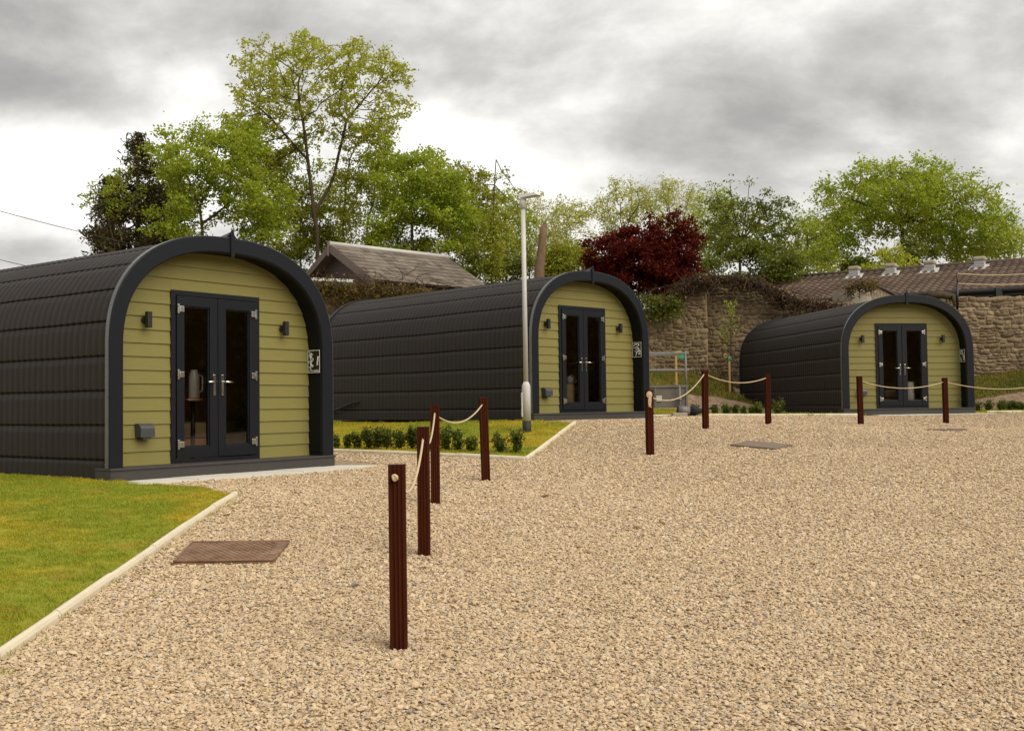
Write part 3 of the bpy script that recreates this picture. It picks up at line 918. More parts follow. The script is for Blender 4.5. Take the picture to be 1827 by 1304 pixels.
post_lab = ['tallest looking red-brown grooved post at the front, round rope knot on its face',
            'second red-brown rope post from the front, directly behind and right of the knotted post',
            'third red-brown rope post, standing closely behind the second one',
            'leaning red-brown rope post in front of the small box hedge by the lamp post',
            'red-brown rope post with a frayed rope end at its top beside the middle pod',
            'red-brown rope post in front of the stone wall, right of the grey trailer',
            'red-brown rope post in front of the tiled side of the farthest pod',
            'red-brown rope post before the vent on the front of the farthest pod',
            'red-brown rope post at the right edge of the olive front of the farthest pod']
post_tops = []
for (u, v, Y, h, lean, yaw), lb in zip(POSTS, post_lab):
    p = at(u, v, Y); p.z = g1(p.x, p.y)
    o = build_post(h).build('rope_post', [M['post'], M['post_top']])
    o.location = p; o.rotation_euler = (random.uniform(-.008, .008), math.atan(lean), yaw)
    tag(o, lb, 'post', 'red-brown rope fence posts')
    post_tops.append((p, h, lean, yaw))

def post_pt(i, below):
    p, h, lean, yaw = post_tops[i]
    return p + Vector((lean*(h-below), 0, h-below))

def rope(i, j, b0, b1, sag, label, knots=(), e0=None, e1=None, r=.0088):
    a = post_pt(i, b0) if i is not None else e0
    c = post_pt(j, b1) if j is not None else e1
    n = 26; pts = []
    for k in range(n+1):
        t = k/n
        q = a.lerp(c, t); q.z -= sag*4*t*(1-t)
        pts.append(q)
    b = MB()
    # twisted two-strand rope
    st = max(60, int((c-a).length/.02))
    P = [None]*(st+1)
    for k in range(st+1):
        t = k/st; q = a.lerp(c, t); q.z -= sag*4*t*(1-t); P[k] = q
    for ph in (0, 2*PI/3, 4*PI/3):
        pp = []
        for k in range(st+1):
            an = ph + k*.9
            d = (P[min(k+1, st)]-P[max(k-1, 0)]).normalized()
            s1 = d.cross(Vector((0, 0, 1))).normalized(); s2 = s1.cross(d)
            pp.append(P[k]+(s1*math.cos(an)+s2*math.sin(an))*r*.5)
        b.tube(pp, r*.58, 5, caps=True)
    o = b.build('rope', M['rope'])
    tag(o, label, 'rope', 'white ropes between the posts')
    for kp in knots:
        kb = MB(); rd = random.Random(int(kp.x*100))
        for q in range(5):
            ang = rd.uniform(0, 6.3); c0 = kp+Vector((rd.uniform(-.006, .006), rd.uniform(-.006, .006), rd.uniform(-.008, .008)))
            ax = Vector((rd.uniform(-1, 1), rd.uniform(-1, 1), rd.uniform(-1, 1))).normalized()
            s1 = ax.orthogonal().normalized(); s2 = ax.cross(s1)
            kb.tube([c0+(s1*math.cos(t*2*PI/14)+s2*math.sin(t*2*PI/14))*.011 for t in range(15)], .0075, 7)
        kb.build('knot', M['rope'], o)
    return o
k1 = post_pt(0, .07)+Vector((0, -.060, 0))
rope(0, 1, .09, .085, .20, 'pale rope sagging from the knotted front post to the second post', [k1])
rope(1, 2, .09, .07, .16, 'pale rope sagging between the second and third posts from the front')
rope(2, 3, .09, .07, .15, 'pale rope sagging from the third post to the leaning post by the box hedge')
rope(4, 5, .09, .05, .22, 'pale rope hanging across the grey trailer, tied to a post with a frayed end')
rope(5, 6, .055, .07, .13, 'pale rope before the stone wall and the rear of the farthest pod')
rope(7, 8, .09, .08, .15, 'pale rope crossing the glass doors of the farthest pod')
rope(8, None, .08, 0, .17, 'pale rope running right from the last post past the box shrubs', e1=post_pt(8, .08)+Vector((2.9, 1.0, .0)))
# the frayed end bound on the fifth post
p5 = post_pt(4, .10)
b = MB(); rd = random.Random(3)
for q in range(7):
    x = rd.uniform(-.02, .02); pts = []
    for k in range(7):
        t = k/6; pts.append(p5+Vector((x+rd.uniform(-.008, .008), -.062+rd.uniform(-.008, .006), .06-.24*t*rd.uniform(.8, 1.0))))
    b.tube(pts, .009, 5)
b.tube([p5+Vector((.032*math.cos(a*.45), -.06, .03+.04*math.sin(a*.45))) for a in range(15)], .011, 7)
tag(b.build('rope_end', M['rope']), 'frayed rope end knotted near the top of the post beside the middle pod', 'rope')

# ------------------------------------------------------------------ lamp post
lp = at(940, 772, 18.12); lp.z = g1(lp.x, lp.y)
lamp = empty('lamp_post', lp)
lamp.rotation_euler = (0, -.004, .0)
tag(lamp, 'slim galvanised grey lamp post with flat lamp head on the lawn by the middle pod', 'lamp post')
def cyl(r0, r1, z0, z1, n=24): return [(0, 0, z0), (0, 0, z1)], [r0, r1]
b = MB(); b.tube([(0, 0, -.1), (0, 0, .20)], .074, 24); b.build('foot', M['pole_foot'], lamp)
b = MB(); b.tube([(0, 0, .20), (0, 0, .79), (0, 0, .86)], [.072, .072, .042], 24); base = b.build('base_section', M['galv'], lamp)
b = MB(); b.box((-.085, -.055, .27), (-.06, .02, .68), .006); b.tube([(-.086, -.02, .33), (-.094, -.02, .33)], .012, 8); b.tube([(-.086, -.02, .62), (-.094, -.02, .62)], .012, 8); b.build('inspection_door', M['galv'], base)
b = MB(); b.tube([(0, 0, .86), (0, 0, 3.86)], [.041, .037], 20); b.build('pole', M['galv'], lamp)
b = MB(); b.tube([(0, 0, 3.80), (0, 0, 3.93), (.0, 0, 3.95)], [.056, .056, .05], 20); b.box((-.08, -.05, 3.95), (.06, .05, 3.985), .012); b.build('bracket', M['lamp_head'], lamp)
b = MB()
Mh = Matrix.Translation((.05, -.02, 3.995)) @ Matrix.Rotation(-.06, 4, 'Y') @ Matrix.Rotation(-.5, 4, 'Z')
vs = [(-.12, -.07, -.01), (.26, -.10, -.015), (.26, .10, -.015), (-.12, .07, -.01), (-.10, -.05, .045), (.20, -.075, .03), (.20, .075, .03), (-.10, .05, .045)]
b.add([Mh @ Vector(v) for v in vs], [(0, 3, 2, 1), (4, 5, 6, 7), (0, 1, 5, 4), (1, 2, 6, 5), (2, 3, 7, 6), (3, 0, 4, 7)])
b.tube([Mh @ Vector((-.06, 0, .04)), Mh @ Vector((-.06, 0, .085))], .022, 12)
hd = b.build('lamp_head', M['lamp_head'], lamp)
b = MB(); b.add([Mh @ Vector(v) for v in [(-.02, -.075, -.019), (.24, -.085, -.022), (.24, .085, -.022), (-.02, .075, -.019)]], [(0, 3, 2, 1)]); b.build('lens', M['white'], hd)

# ------------------------------------------------------------------ manhole covers
def cover(corners, name, mat, label, raised, ribs):
    q = [Vector((x, y, g1(x, y)+raised)) for x, y in corners]
    ctr = sum(q, Vector())/4
    root = empty('manhole_cover', ctr); tag(root, label, 'manhole cover')
    loc = [v-ctr for v in q]
    b = MB()
    b.add([v-Vector((0, 0, .05)) for v in loc]+loc, [(4, 5, 6, 7), (0, 1, 5, 4), (1, 2, 6, 5), (2, 3, 7, 6), (3, 0, 4, 7)])
    b.build('plate', mat, root)
    if ribs:
        b = MB(); a, c, d_ = loc[0], loc[1], loc[3]
        ex, ey = c-a, d_-a; zz = Vector((0, 0, .004))
        nx_, ny_ = 14, 16
        for i in range(nx_):
            for j in range(ny_):
                u0 = .03+.94*(i+.5*(j % 2))/nx_; v0 = .03+.94*j/ny_
                du, dv = .94/nx_*.42, .94/ny_*.40
                if u0+2*du > .98: continue
                p = [a+ex*u0+ey*(v0+dv), a+ex*(u0+du)+ey*v0, a+ex*(u0+2*du)+ey*(v0+dv), a+ex*(u0+du)+ey*(v0+2*dv)]
                lo_ = [k+zz*.2 for k in p]; hi_ = [k*.92+(sum(p, Vector())/4)*.08+zz for k in p]
                b.add(lo_+hi_, [(4, 5, 6, 7), (0, 1, 5, 4), (1, 2, 6, 5), (2, 3, 7, 6), (3, 0, 4, 7)])
        b.build('tread_pattern', mat, root)
        b = MB()
        for (v0, w0) in ((0, 1), (1, 2), (2, 3), (3, 0)):
            A, B = loc[v0], loc[w0]
            b.tube([A+Vector((0, 0, .002)), B+Vector((0, 0, .002))], .010, 6)
        b.build('rim', mat, root)
    return root
cover([(-2.46, 7.80), (-1.77, 7.92), (-1.80, 8.62), (-2.53, 8.48)], 'c', M['rust'], 'rusty brown rectangular manhole cover with tread pattern beside the kerb of the near lawn', .03, True)
cover([(3.30, 16.36), (3.86, 15.82), (4.25, 16.35), (3.70, 16.88)], 'c', M['cover_grey'], 'plain grey-brown manhole cover in the gravel before the stone wall and trailer', .03, False)
c3 = Vector((7.98, 19.85, g1(7.98, 19.85)+.016))
root = empty('manhole_cover', c3); tag(root, 'round flush grey manhole cover in the gravel before the farthest pod', 'manhole cover')
b = MB(); b.tube([(0, 0, -.05), (0, 0, .0)], .38, 28); b.build('plate', M['cover_grey'], root)
b = MB(); b.tube([((.37)*math.cos(k*PI/14), .37*math.sin(k*PI/14), 0) for k in range(29)], .012, 6); b.build('rim', M['cover_grey'], root)

# ------------------------------------------------------------------ garden wall of rubble stone
def lerp_prof(prof, x): return float(np.interp(x, [p[0] for p in prof], [p[1] for p in prof]))
def rubble(name, x0, x1, yf, top, bottom, label, rowh=(.08, .20), stone=(.10, .40), jit=.02, gap=.010, thick=.5, cat='wall', group=None):
    """front faced rubble wall along X at depth yf(x)"""
    V, Fq, mi = [], [], []
    rd = random.Random(len(name)+int(x0*7))
    z = bottom
    zmax = max(p[1] for p in top)
    base = 0
    def stone_at(xa, xb, z0, z1):
        nonlocal base
        xc = (xa+xb)/2
        if xb-xa < .035 or z0+(z1-z0)*.6 > lerp_prof(top, xc)+rd.uniform(-.06, .05): return
        y = yf(xc); o = rd.uniform(0, jit); e = min(.016, (xb-xa)*.16, (z1-z0)*.2); tl = rd.uniform(-.06, .06)
        def J(x, z, k=.012): return x+rd.uniform(-k, k), z+tl*(x-xc)+rd.uniform(-k, k)
        c = [(xa, z0), (xb, z0), (xb, z1), (xa, z1)]
        # six to eight sided outline: chip some corners
        out = []
        for q in range(4):
            (x, z_), (xn, zn), (xp, zp) = c[q], c[(q+1) % 4], c[q-1]
            t = rd.uniform(.12, .42)
            out.append(J(x+(xp-x)*t*.5, z_+(zp-z_)*t)); out.append(J(x+(xn-x)*t*.5, z_+(zn-z_)*t))
        m = len(out); zc = (z0+z1)/2
        def ins(p, a): 
            d = math.hypot(p[0]-xc, p[1]-zc); return (p[0]+(xc-p[0])*min(.4, a/d), p[1]+(zc-p[1])*min(.4, a/d))
        for lev, (a, dy) in enumerate(((0, .05), (e*.3, -o+.012), (e, -o-rd.uniform(0, .015)))):
            for p in out:
                q = ins(p, a); V.append((q[0], y+dy+(rd.uniform(-.006, .006) if lev else 0), q[1]))
        for a in (0, m):
            for k in range(m): Fq.append((base+a+k, base+a+(k+1) % m, base+a+m+(k+1) % m, base+a+m+k))
        for k in range(1, m-1, 2): Fq.append((base+2*m, base+2*m+k, base+2*m+k+1, base+2*m+(k+2) % m))
        base += 3*m
    while z < zmax:
        hrow = rd.uniform(*rowh); x = x0 - rd.uniform(0, .2)
        while x < x1:
            w = rd.uniform(*stone)*(.55 if rd.random() < .25 else 1)
            xa, xb = max(x, x0), min(x+w-gap, x1)
            q = rd.random()
            if hrow > .13 and q < .38:
                zm = z+hrow*rd.uniform(.35, .65); stone_at(xa, xb, z, zm-gap*.6); 
                xm = xa+(xb-xa)*rd.uniform(.35, .65)
                if xb-xa > .25: stone_at(xa, xm-gap, zm, z+hrow-gap*.4); stone_at(xm, xb, zm, z+hrow-gap*.4)
                else: stone_at(xa, xb, zm, z+hrow-gap*.4)
            else: stone_at(xa, xb, z+rd.uniform(-.02, .01), z+hrow-gap*.4+rd.uniform(-.03, .012))
            x += w
        z += hrow
    V = [(x+.035*math.sin(4.3*zz+.7*x)+.02*math.sin(9*zz+x*3), yy, zz+.025*math.sin(1.9*x+.6)+.018*math.sin(4.7*x+2.3*zz)+.016*math.sin(11*x+zz)) for x, yy, zz in V]
    ns = len(Fq)
    # mortar core
    xs_ = np.arange(x0, x1+.2, .25); xs_[-1] = x1
    n = len(xs_)
    core = []
    for x in xs_:
        t = lerp_prof(top, x)-.02+random.uniform(-.03, .03); y = yf(x)
        core += [(x, y+.006, bottom-.4), (x, y+.006, t), (x, y+thick, t+.02), (x, y+thick, bottom-.4)]
    V += core
    for i in range(n-1):
        for k in range(3):
            a = base+i*4+k; Fq.append((a, a+4, a+5, a+1))
    Fq.append((base, base+1, base+2, base+3)); e = base+(n-1)*4; Fq.append((e+3, e+2, e+1, e))
    mi = [0]*ns+[1]*(len(Fq)-ns)
    o = link(name, np_mesh(name, V, np.array(Fq), False, mi), [M['rubble'], M['mortar']])
    return tag(o, label, cat, group)

WY = 34.3
top_l = [(-14, 3.9), (-6, 3.85), (-2.6, 3.6), (0, 3.2), (4, 2.95), (5.05, 3.05), (5.5, 3.7), (6.25, 3.78), (7, 3.8)]
rubble('stone_wall', -14, 6.2, lambda x: WY-.42+.02*math.sin(x), top_l, -.1, 'mossy dark rubble stone wall behind the middle pod and the grey trailer')
top_m = [(6.0, 3.78), (7.5, 3.85), (8.6, 3.7), (9.3, 3.3), (10.0, 3.18), (11, 3.12), (13.9, 3.1)]
rubble('stone_wall', 6.2, 13.9, lambda x: WY+.02*math.sin(x*1.3), top_m, .2, 'brown rubble stone wall with roots along its top, between the middle and farthest pods', thick=.45)
top_r = [(13.9, 3.28), (26, 3.28)]
rubble('stone_wall', 13.93, 26, lambda x: WY-.04, top_r, .3, 'pale coursed stone wall under the black gutter, right of the farthest pod', rowh=(.09, .19), stone=(.16, .52), jit=.014)

# ------------------------------------------------------------------ leaves and trees
def leaf_quads(P, size, aspect=.55, up=.35, bend=0.0, r=None):
    """one diamond leaf per point"""
    r = r or rng
    n = len(P)
    nrm = r.normal(size=(n, 3)); nrm[:, 2] = np.abs(nrm[:, 2])+up; nrm /= np.linalg.norm(nrm, axis=1)[:, None]
    t = r.normal(size=(n, 3)); t -= nrm*(t*nrm).sum(1)[:, None]; t /= np.linalg.norm(t, axis=1)[:, None]
    b = np.cross(nrm, t)
    s = (size*r.uniform(.65, 1.3, n))[:, None]
    V = np.stack([P-t*s*.5, P+b*s*.5*aspect-t*s*.05, P+t*s*.5, P-b*s*.5*aspect-t*s*.05], 1).reshape(-1, 3)
    return V, np.arange(4*n).reshape(-1, 4)

def ell_points(r, ells, n, shell=.0):
    """random points in a union of ellipsoids (cx,cy,cz,rx,ry,rz); shell>0 pushes them outwards"""
    vol = np.array([e[3]*e[4]*e[5] for e in ells]); ks = r.choice(len(ells), n, p=vol/vol.sum())
    d = r.normal(size=(n, 3)); d /= np.linalg.norm(d, axis=1)[:, None]
    rad = r.uniform(shell**3, 1, n)**(1/3)
    E_ = np.array(ells)[ks]
    return E_[:, :3]+d*rad[:, None]*E_[:, 3:6]

def grow(r, roots, attr, step, infl, kill, iters=140, up=.12, jit=.25):
    """space colonisation; roots: list of polylines (trunks)"""
    pos, par = [], []
    for line in roots:
        pi = line[0] if isinstance(line[0], int) else -1
        pts = line[1:] if isinstance(line[0], int) else line
        for p in pts:
            pos.append(np.array(p, float)); par.append(pi); pi = len(pos)-1
    pos = list(pos)
    A = attr.copy(); nd = np.full(len(A), 1e9); ni = np.zeros(len(A), int)
    def upd(i0):
        for i in range(i0, len(pos)):
            dd = np.linalg.norm(A-pos[i], axis=1); m = dd < nd
            nd[m] = dd[m]; ni[m] = i
    upd(0)
    nk = {}
    for it in range(iters):
        act = nd < infl
        if not act.any(): 
            infl *= 1.5
            if infl > 60: break
            continue
        us = np.unique(ni[act]); i0 = len(pos)
        for u in us:
            s = act & (ni == u)
            d = A[s]-pos[u]; d = (d/np.linalg.norm(d, axis=1)[:, None]).mean(0)+r.normal(size=3)*jit*.35+np.array((0, 0, up))
            l = np.linalg.norm(d)
            if l < 1e-6 or nk.get(u, 0) > 3: continue
            nk[u] = nk.get(u, 0)+1
            pos.append(pos[u]+d/l*step); par.append(u)
        if len(pos) == i0: break
        upd(i0)
        keep = nd > kill
        A, nd, ni = A[keep], nd[keep], ni[keep]
        if not len(A): break
    return np.array(pos), np.array(par)

def radii(par, tip, expo=2.4, rmax=None):
    n = len(par); w = np.zeros(n); ch = np.zeros(n, int)
    for i in range(n):
        if par[i] >= 0: ch[par[i]] += 1
    for i in range(n-1, -1, -1):
        if ch[i] == 0: w[i] = tip**expo
        if par[i] >= 0: w[par[i]] += w[i]*1.0
    rr = w**(1/expo)
    if rmax: rr = rr*min(1, rmax/rr.max()) if rr.max() > rmax else rr
    return np.maximum(rr, tip), ch

def branch_mesh(pos, par, rad, k=5):
    n = len(pos); d = np.zeros((n, 3))
    has = par >= 0
    d[has] = pos[has]-pos[par[has]]
    for i in np.where(~has)[0]:
        c = np.where(par == i)[0]; d[i] = pos[c[0]]-pos[i] if len(c) else (0, 0, 1)
    d /= np.maximum(np.linalg.norm(d, axis=1), 1e-9)[:, None]
    ref = np.where(np.abs(d[:, :1]) < .85, np.array([[1., 0, 0]]), np.array([[0, 1., 0]]))
    a = ref-d*(ref*d).sum(1)[:, None]; a /= np.linalg.norm(a, axis=1)[:, None]
    b = np.cross(d, a)
    V = []
    an = np.arange(k)*2*PI/k
    ringc = pos[:, None]+(a[:, None]*np.cos(an)[None, :, None]+b[:, None]*np.sin(an)[None, :, None])*rad[:, None, None]
    # a second ring at the start of each branch, using the branch's own radius and frame
    st = np.where(has)[0]
    rs = np.minimum(rad[par[st]], rad[st]*1.35)
    ring0 = pos[par[st]][:, None]+(a[st][:, None]*np.cos(an)[None, :, None]+b[st][:, None]*np.sin(an)[None, :, None])*rs[:, None, None]
    V = np.concatenate([ringc.reshape(-1, 3), ring0.reshape(-1, 3)])
    j = np.arange(len(st))
    F_ = []
    for q in range(k):
        q2 = (q+1) % k
        F_.append(np.stack([n*k+j*k+q, n*k+j*k+q2, st*k+q2, st*k+q], 1))
    return V, np.concatenate(F_)

def make_tree(name, label, cat, base, roots, ells, leafmat, seed, natt=700, step=.45, infl=4.0, kill=.7, tip=.014, shell=.3, leaves=14, lsize=.17, spread=.35,
              bark='bark', leaf_r=.035, group=None, inner=0, up=.12, aspect=.6, droop=0.0, rmax=.4, extra=None, k=5, leafup=.35, clump=None):
    r = np.random.default_rng(seed)
    b = np.array(base)
    E_ = [tuple(e) for e in ells]
    sh_ = 1.0*(clump or .30); EE = [(e[0], e[1], e[2], max(.3*e[3], e[3]-sh_), max(.3*e[4], e[4]-sh_), max(.3*e[5], e[5]-sh_*.8)) for e in E_]
    nat = int(natt*2.1); ncl = max(6, int(nat/22))
    ctr = ell_points(r, EE, ncl, shell); sg = (clump or .30)*r.uniform(.6, 1.3, ncl)
    ki = r.choice(ncl, nat); A = ctr[ki]+r.normal(size=(nat, 3))*sg[ki][:, None]*np.array((1, 1, .62))
    inn = ctr[r.choice(ncl, max(1, int(inner*1.5)))]
    kill, step = kill*.82, step*.88
    pos, par = grow(r, roots, A, step, infl, kill, up=up)
    tip *= .8; leaf_r *= .8
    rad, ch = radii(par, tip, expo=2.75, rmax=rmax)
    root = empty(name, base); tag(root, label, cat, group)
    V, Fb = branch_mesh(pos-b, par, rad, k)
    link('trunk', np_mesh('trunk', V, Fb, True), M[bark], root)
    tips = pos[(rad < leaf_r)]
    leaves, lsize, inner = int(leaves*(1.9 if leafmat == 'leaf_spring' else 2.5)), lsize*.74, int(inner*1.8)
    cl = r.uniform(.25, 1.0, len(tips)); w = np.repeat(tips, np.maximum(1, (leaves*cl*1.5).astype(int)), 0)
    P = w+r.normal(size=w.shape)*spread*np.array((1, 1, .7))*.62
    if inner:
        P = np.concatenate([P, inn+r.normal(size=inn.shape)*(clump or .30)*np.array((1, 1, .6))])
    if extra is not None: P = np.concatenate([P, extra(r)])
    P[:, 2] -= droop*r.uniform(0, 1, len(P))
    LV, LF = leaf_quads(P-b, lsize, aspect, leafup, r=r)
    link('crown', np_mesh('crown', LV, LF), M[leafmat], root)
    return root

def E2(u0, v0, u1, v1, Y, depth=None):
    """ellipsoid whose picture box is u0..u1, v0..v1 at distance Y"""
    c = at((u0+u1)/2, (v0+v1)/2, Y); rx = abs(at(u1, v0, Y).x-at(u0, v0, Y).x)/2; rz = abs(at(u0, v1, Y).z-at(u0, v0, Y).z)/2
    return (c.x, c.y, c.z, rx, depth or rx*.8, rz)

def pth(pts, Y, wob=0.0):
    return [tuple(at(u, v, Y)+Vector((0, random.uniform(-wob, wob), 0))) for u, v in pts]
def stem(u, Y, vs, us=None):
    p0 = at(u, vs[0], Y); g = g1(p0.x, min(p0.y, 89))
    pts = [(p0.x, p0.y, g-.2)]
    n = max(2, int((p0.z-g)/1.2))
    for k in range(1, n): pts.append((p0.x+random.uniform(-.08, .08), p0.y, g+(p0.z-g)*k/n))
    pts.append(tuple(p0))
    if us:
        for (uu, vv) in us: pts.append(tuple(at(uu, vv, Y)))
    return pts

def base_of(roots): return roots[0][0]

# the tall open sycamore-like tree
Y = 47
r1 = stem(566, Y, [415], [(560, 380), (556, 345), (552, 310), (549, 285)])
i0 = len(r1)-1
r2 = [len(r1)-4] + pth([(585, 340), (597, 310), (603, 280), (612, 245), (618, 215)], Y+.6)
n2 = len(r1)
r3 = [n2-2] + pth([(545, 250), (540, 215), (533, 180), (532, 150)], Y-.4)
r4 = [n2-1] + pth([(530, 265), (508, 240), (486, 215), (465, 195)], Y+.3)
tall = [E2(400, 70, 560, 250, Y, 3.0), E2(480, 42, 640, 260, Y, 3.2), E2(570, 58, 735, 265, Y, 3.2), E2(385, 150, 520, 320, Y, 2.6), E2(640, 130, 735, 300, Y, 2.4)]
make_tree('tall_tree', 'tallest tree with a wide open crown of sparse yellow-green leaves and bare branches showing', 'tree', r1[0], [r1, r2, r3, r4], tall, 'leaf_spring', 11,
          natt=2100, step=.34, infl=4.5, kill=.46, tip=.013, shell=.45, leaves=11, lsize=.20, spread=.20, leaf_r=.0185, rmax=.24, up=.06, clump=.30)
# second stem of the same clump, with ivy on its trunk
r1 = stem(612, 48.5, [400], [(615, 360), (618, 320), (624, 285), (634, 262)])
make_tree('ivy_tree', 'ivy clad tree stem with yellow-green top directly right of the tallest tree', 'tree', r1[0], [r1], [E2(590, 190, 735, 330, 48.5, 2.2), E2(560, 270, 700, 430, 48.5, 2)], 'leaf_spring', 12,
          natt=420, step=.36, kill=.6, tip=.012, leaves=9, lsize=.19, spread=.22, leaf_r=.020, rmax=.22,
          extra=lambda r: np.array([at(612+r.normal()*10, v, 48.3+r.normal()*.3) for v in r.uniform(300, 470, 1500)]))
# broad green tree left of it
r1 = stem(362, 44, [430], [(360, 400), (356, 370)]); n1 = len(r1)
r2 = [n1-1]+pth([(340, 330), (325, 295), (318, 265)], 44); r3 = [n1-1]+pth([(375, 330), (382, 295), (390, 265)], 44.4); r4 = [n1-2]+pth([(400, 370), (430, 340), (450, 310)], 43.6)
make_tree('broad_tree', 'broad green leafy tree with dark forked branches behind the nearest pod', 'tree', r1[0], [r1, r2, r3, r4],
          [E2(262, 205, 400, 380, 44, 2.6), E2(335, 205, 490, 400, 44.3, 2.6), E2(250, 290, 370, 440, 43.8, 2.2), E2(400, 290, 525, 450, 44.2, 2.2), E2(285, 196, 345, 260, 44, 1.0)], 'leaf_fresh', 13,
          natt=1000, step=.36, kill=.55, tip=.013, shell=.35, leaves=20, lsize=.20, spread=.27, leaf_r=.021, rmax=.2, inner=4000)
r1 = stem(470, 50, [420], [(468, 380), (465, 340)])
make_tree('leafy_tree', 'leafy tree of olive green leaves filling the gap left of the tallest tree trunk', 'tree', r1[0], [r1], [E2(420, 225, 560, 400, 50, 2.2), E2(450, 340, 600, 480, 50, 2)], 'leaf_mid', 14,
          natt=560, step=.4, kill=.6, leaves=18, lsize=.20, spread=.28, leaf_r=.021, rmax=.16)
# trees right of the tall one
r1 = stem(735, 46, [440], [(735, 400), (733, 360), (738, 320)]); n1 = len(r1)
r2 = [n1-3]+pth([(700, 370), (680, 330), (672, 300)], 46.3); r3 = [n1-3]+pth([(775, 370), (795, 330)], 46)
make_tree('bushy_tree', 'bushy yellow-green tree with a dense crown behind the slate roofed shed', 'tree', r1[0], [r1, r2, r3],
          [E2(655, 235, 775, 400, 46, 2.4), E2(700, 258, 838, 420, 46.2, 2.6), E2(640, 330, 760, 480, 46, 2.2), E2(740, 330, 860, 480, 46, 2.2)], 'leaf_fresh', 15,
          natt=1000, step=.36, kill=.54, shell=.3, leaves=21, lsize=.20, spread=.27, leaf_r=.021, rmax=.2, inner=4000)
r1 = stem(845, 49, [450], [(848, 400), (850, 350)])
make_tree('bushy_tree', 'slender mid green tree between the shed and the grey lamp post', 'tree', r1[0], [r1], [E2(790, 285, 900, 430, 49, 2.0), E2(800, 380, 930, 510, 49, 2.0)], 'leaf_mid', 16,
          natt=480, step=.38, kill=.58, leaves=20, lsize=.20, spread=.28, leaf_r=.021, rmax=.14)
for u, Y, el, lm, lb, sd in ((535, 51, [E2(470, 250, 610, 400, 51, 2.2), E2(490, 320, 620, 470, 51, 2.2)], 'leaf_fresh', 'green tree filling the space low behind the tallest tree trunk', 61),
                             (655, 50, [E2(590, 300, 730, 450, 50, 2.0), E2(620, 260, 720, 380, 50, 1.8)], 'leaf_fresh', 'green tree low behind the ivy clad stem, above the shed ridge', 62),
                             (905, 52, [E2(850, 330, 965, 500, 52, 2.0), E2(870, 315, 930, 400, 52, 1.2)], 'leaf_fresh', 'fresh green tree close behind the top of the lamp post', 63),
                             (300, 48, [E2(255, 270, 345, 440, 48, 1.8)], 'leaf_mid', 'olive green tree between the conifer and the broad tree', 64),
                             (800, 50, [E2(745, 290, 850, 430, 50, 1.8), E2(780, 340, 880, 470, 50, 1.8)], 'leaf_fresh', 'fresh green tree between the bushy tree and the ragged ivy stem', 65)):
    r1 = stem(u, Y, [450], [(u, 400)])
    make_tree('leafy_tree', lb, 'tree', r1[0], [r1], el, lm, sd, natt=440, step=.38, kill=.58, shell=.2, leaves=12, lsize=.19, spread=.27, leaf_r=.021, rmax=.14, inner=900)
# thin ragged stem with a brown ivy column
r1 = stem(878, 43, [480], [(880, 430), (880, 380), (882, 330), (885, 285)]); n1 = len(r1)
r2 = [n1-1]+pth([(895, 305), (910, 325), (920, 340)], 43); r3 = [n1-2]+pth([(865, 330), (852, 320)], 43); r4 = [n1-2]+pth([(900, 350), (925, 365)], 43)
make_tree('ragged_tree', 'thin ragged tree with a brown ivy covered stem beside the lamp post', 'tree', r1[0], [r1, r2, r3, r4], [E2(850, 285, 930, 400, 43, .7)], 'leaf_mid', 17,
          natt=50, step=.3, kill=.6, leaves=8, lsize=.17, spread=.16, leaf_r=.02, rmax=.09,
          extra=lambda r: np.array([at(878+r.normal()*11, v, 42.9+r.normal()*.25) for v in r.uniform(385, 500, 1800)]))
# broken pale stump
p0 = at(966, 480, 41); g = g1(p0.x, p0.y)
b = MB(); pts = [(p0.x-.15, 41, g-.2), (p0.x-.1, 41, g+1.5), tuple(at(962, 480, 41)), tuple(at(966, 450, 41)), tuple(at(968, 425, 41)), tuple(at(971, 402, 41))]
b.tube(pts, [.3, .25, .20, .17, .15, .12], 9); tr = b.build('trunk', M['bark_pale'])
b = MB(); q = at(971, 402, 41)
for k in range(6): b.tube([q+Vector((random.uniform(-.08, .08), random.uniform(-.08, .08), -.1)), q+Vector((random.uniform(-.12, .12), 0, random.uniform(.05, .3)))], [.05, .008], 5)
b.build('splinters', M['bark_pale'], tr); b = MB()
q = at(975, 470, 41); b.tube([tuple(at(967, 476, 41)), tuple(q)], [.08, .05], 6)
b.build('branch_stub', M['bark_pale'], tr); tag(tr, 'broken pale tree stump standing bare just right of the lamp post', 'stump')

# pale trees behind the red maple
specs = [(945, 56, [E2(895, 345, 1005, 490, 56, 2.0), E2(910, 330, 960, 420, 56, 1.2)], 'leaf_pale', 'pale loose tree behind the lamp post head and the stump'),
         (1010, 52, [E2(960, 345, 1080, 480, 52, 2.4), E2(975, 335, 1040, 420, 52, 1.5)], 'leaf_pale', 'pale green tree right of the broken stump, left behind the red maple'),
         (1110, 54, [E2(1050, 320, 1170, 440, 54, 2.4), E2(1085, 300, 1140, 380, 54, 1.2)], 'leaf_pale', 'pale feathery tree rising behind the left half of the red maple'),
         (1195, 53, [E2(1140, 318, 1255, 440, 53, 2.2), E2(1180, 315, 1225, 360, 53, 1)], 'leaf_pale', 'pale feathery tree rising behind the right half of the red maple'),
         (1265, 50, [E2(1225, 335, 1330, 480, 50, 2.2), E2(1235, 315, 1300, 400, 50, 1.2)], 'leaf_fresh', 'yellow-green tree directly right of the red maple'),
         (1440, 56, [E2(1380, 380, 1500, 520, 56, 2.2)], 'leaf_fresh', 'low green tree behind the left end of the tiled roof')]
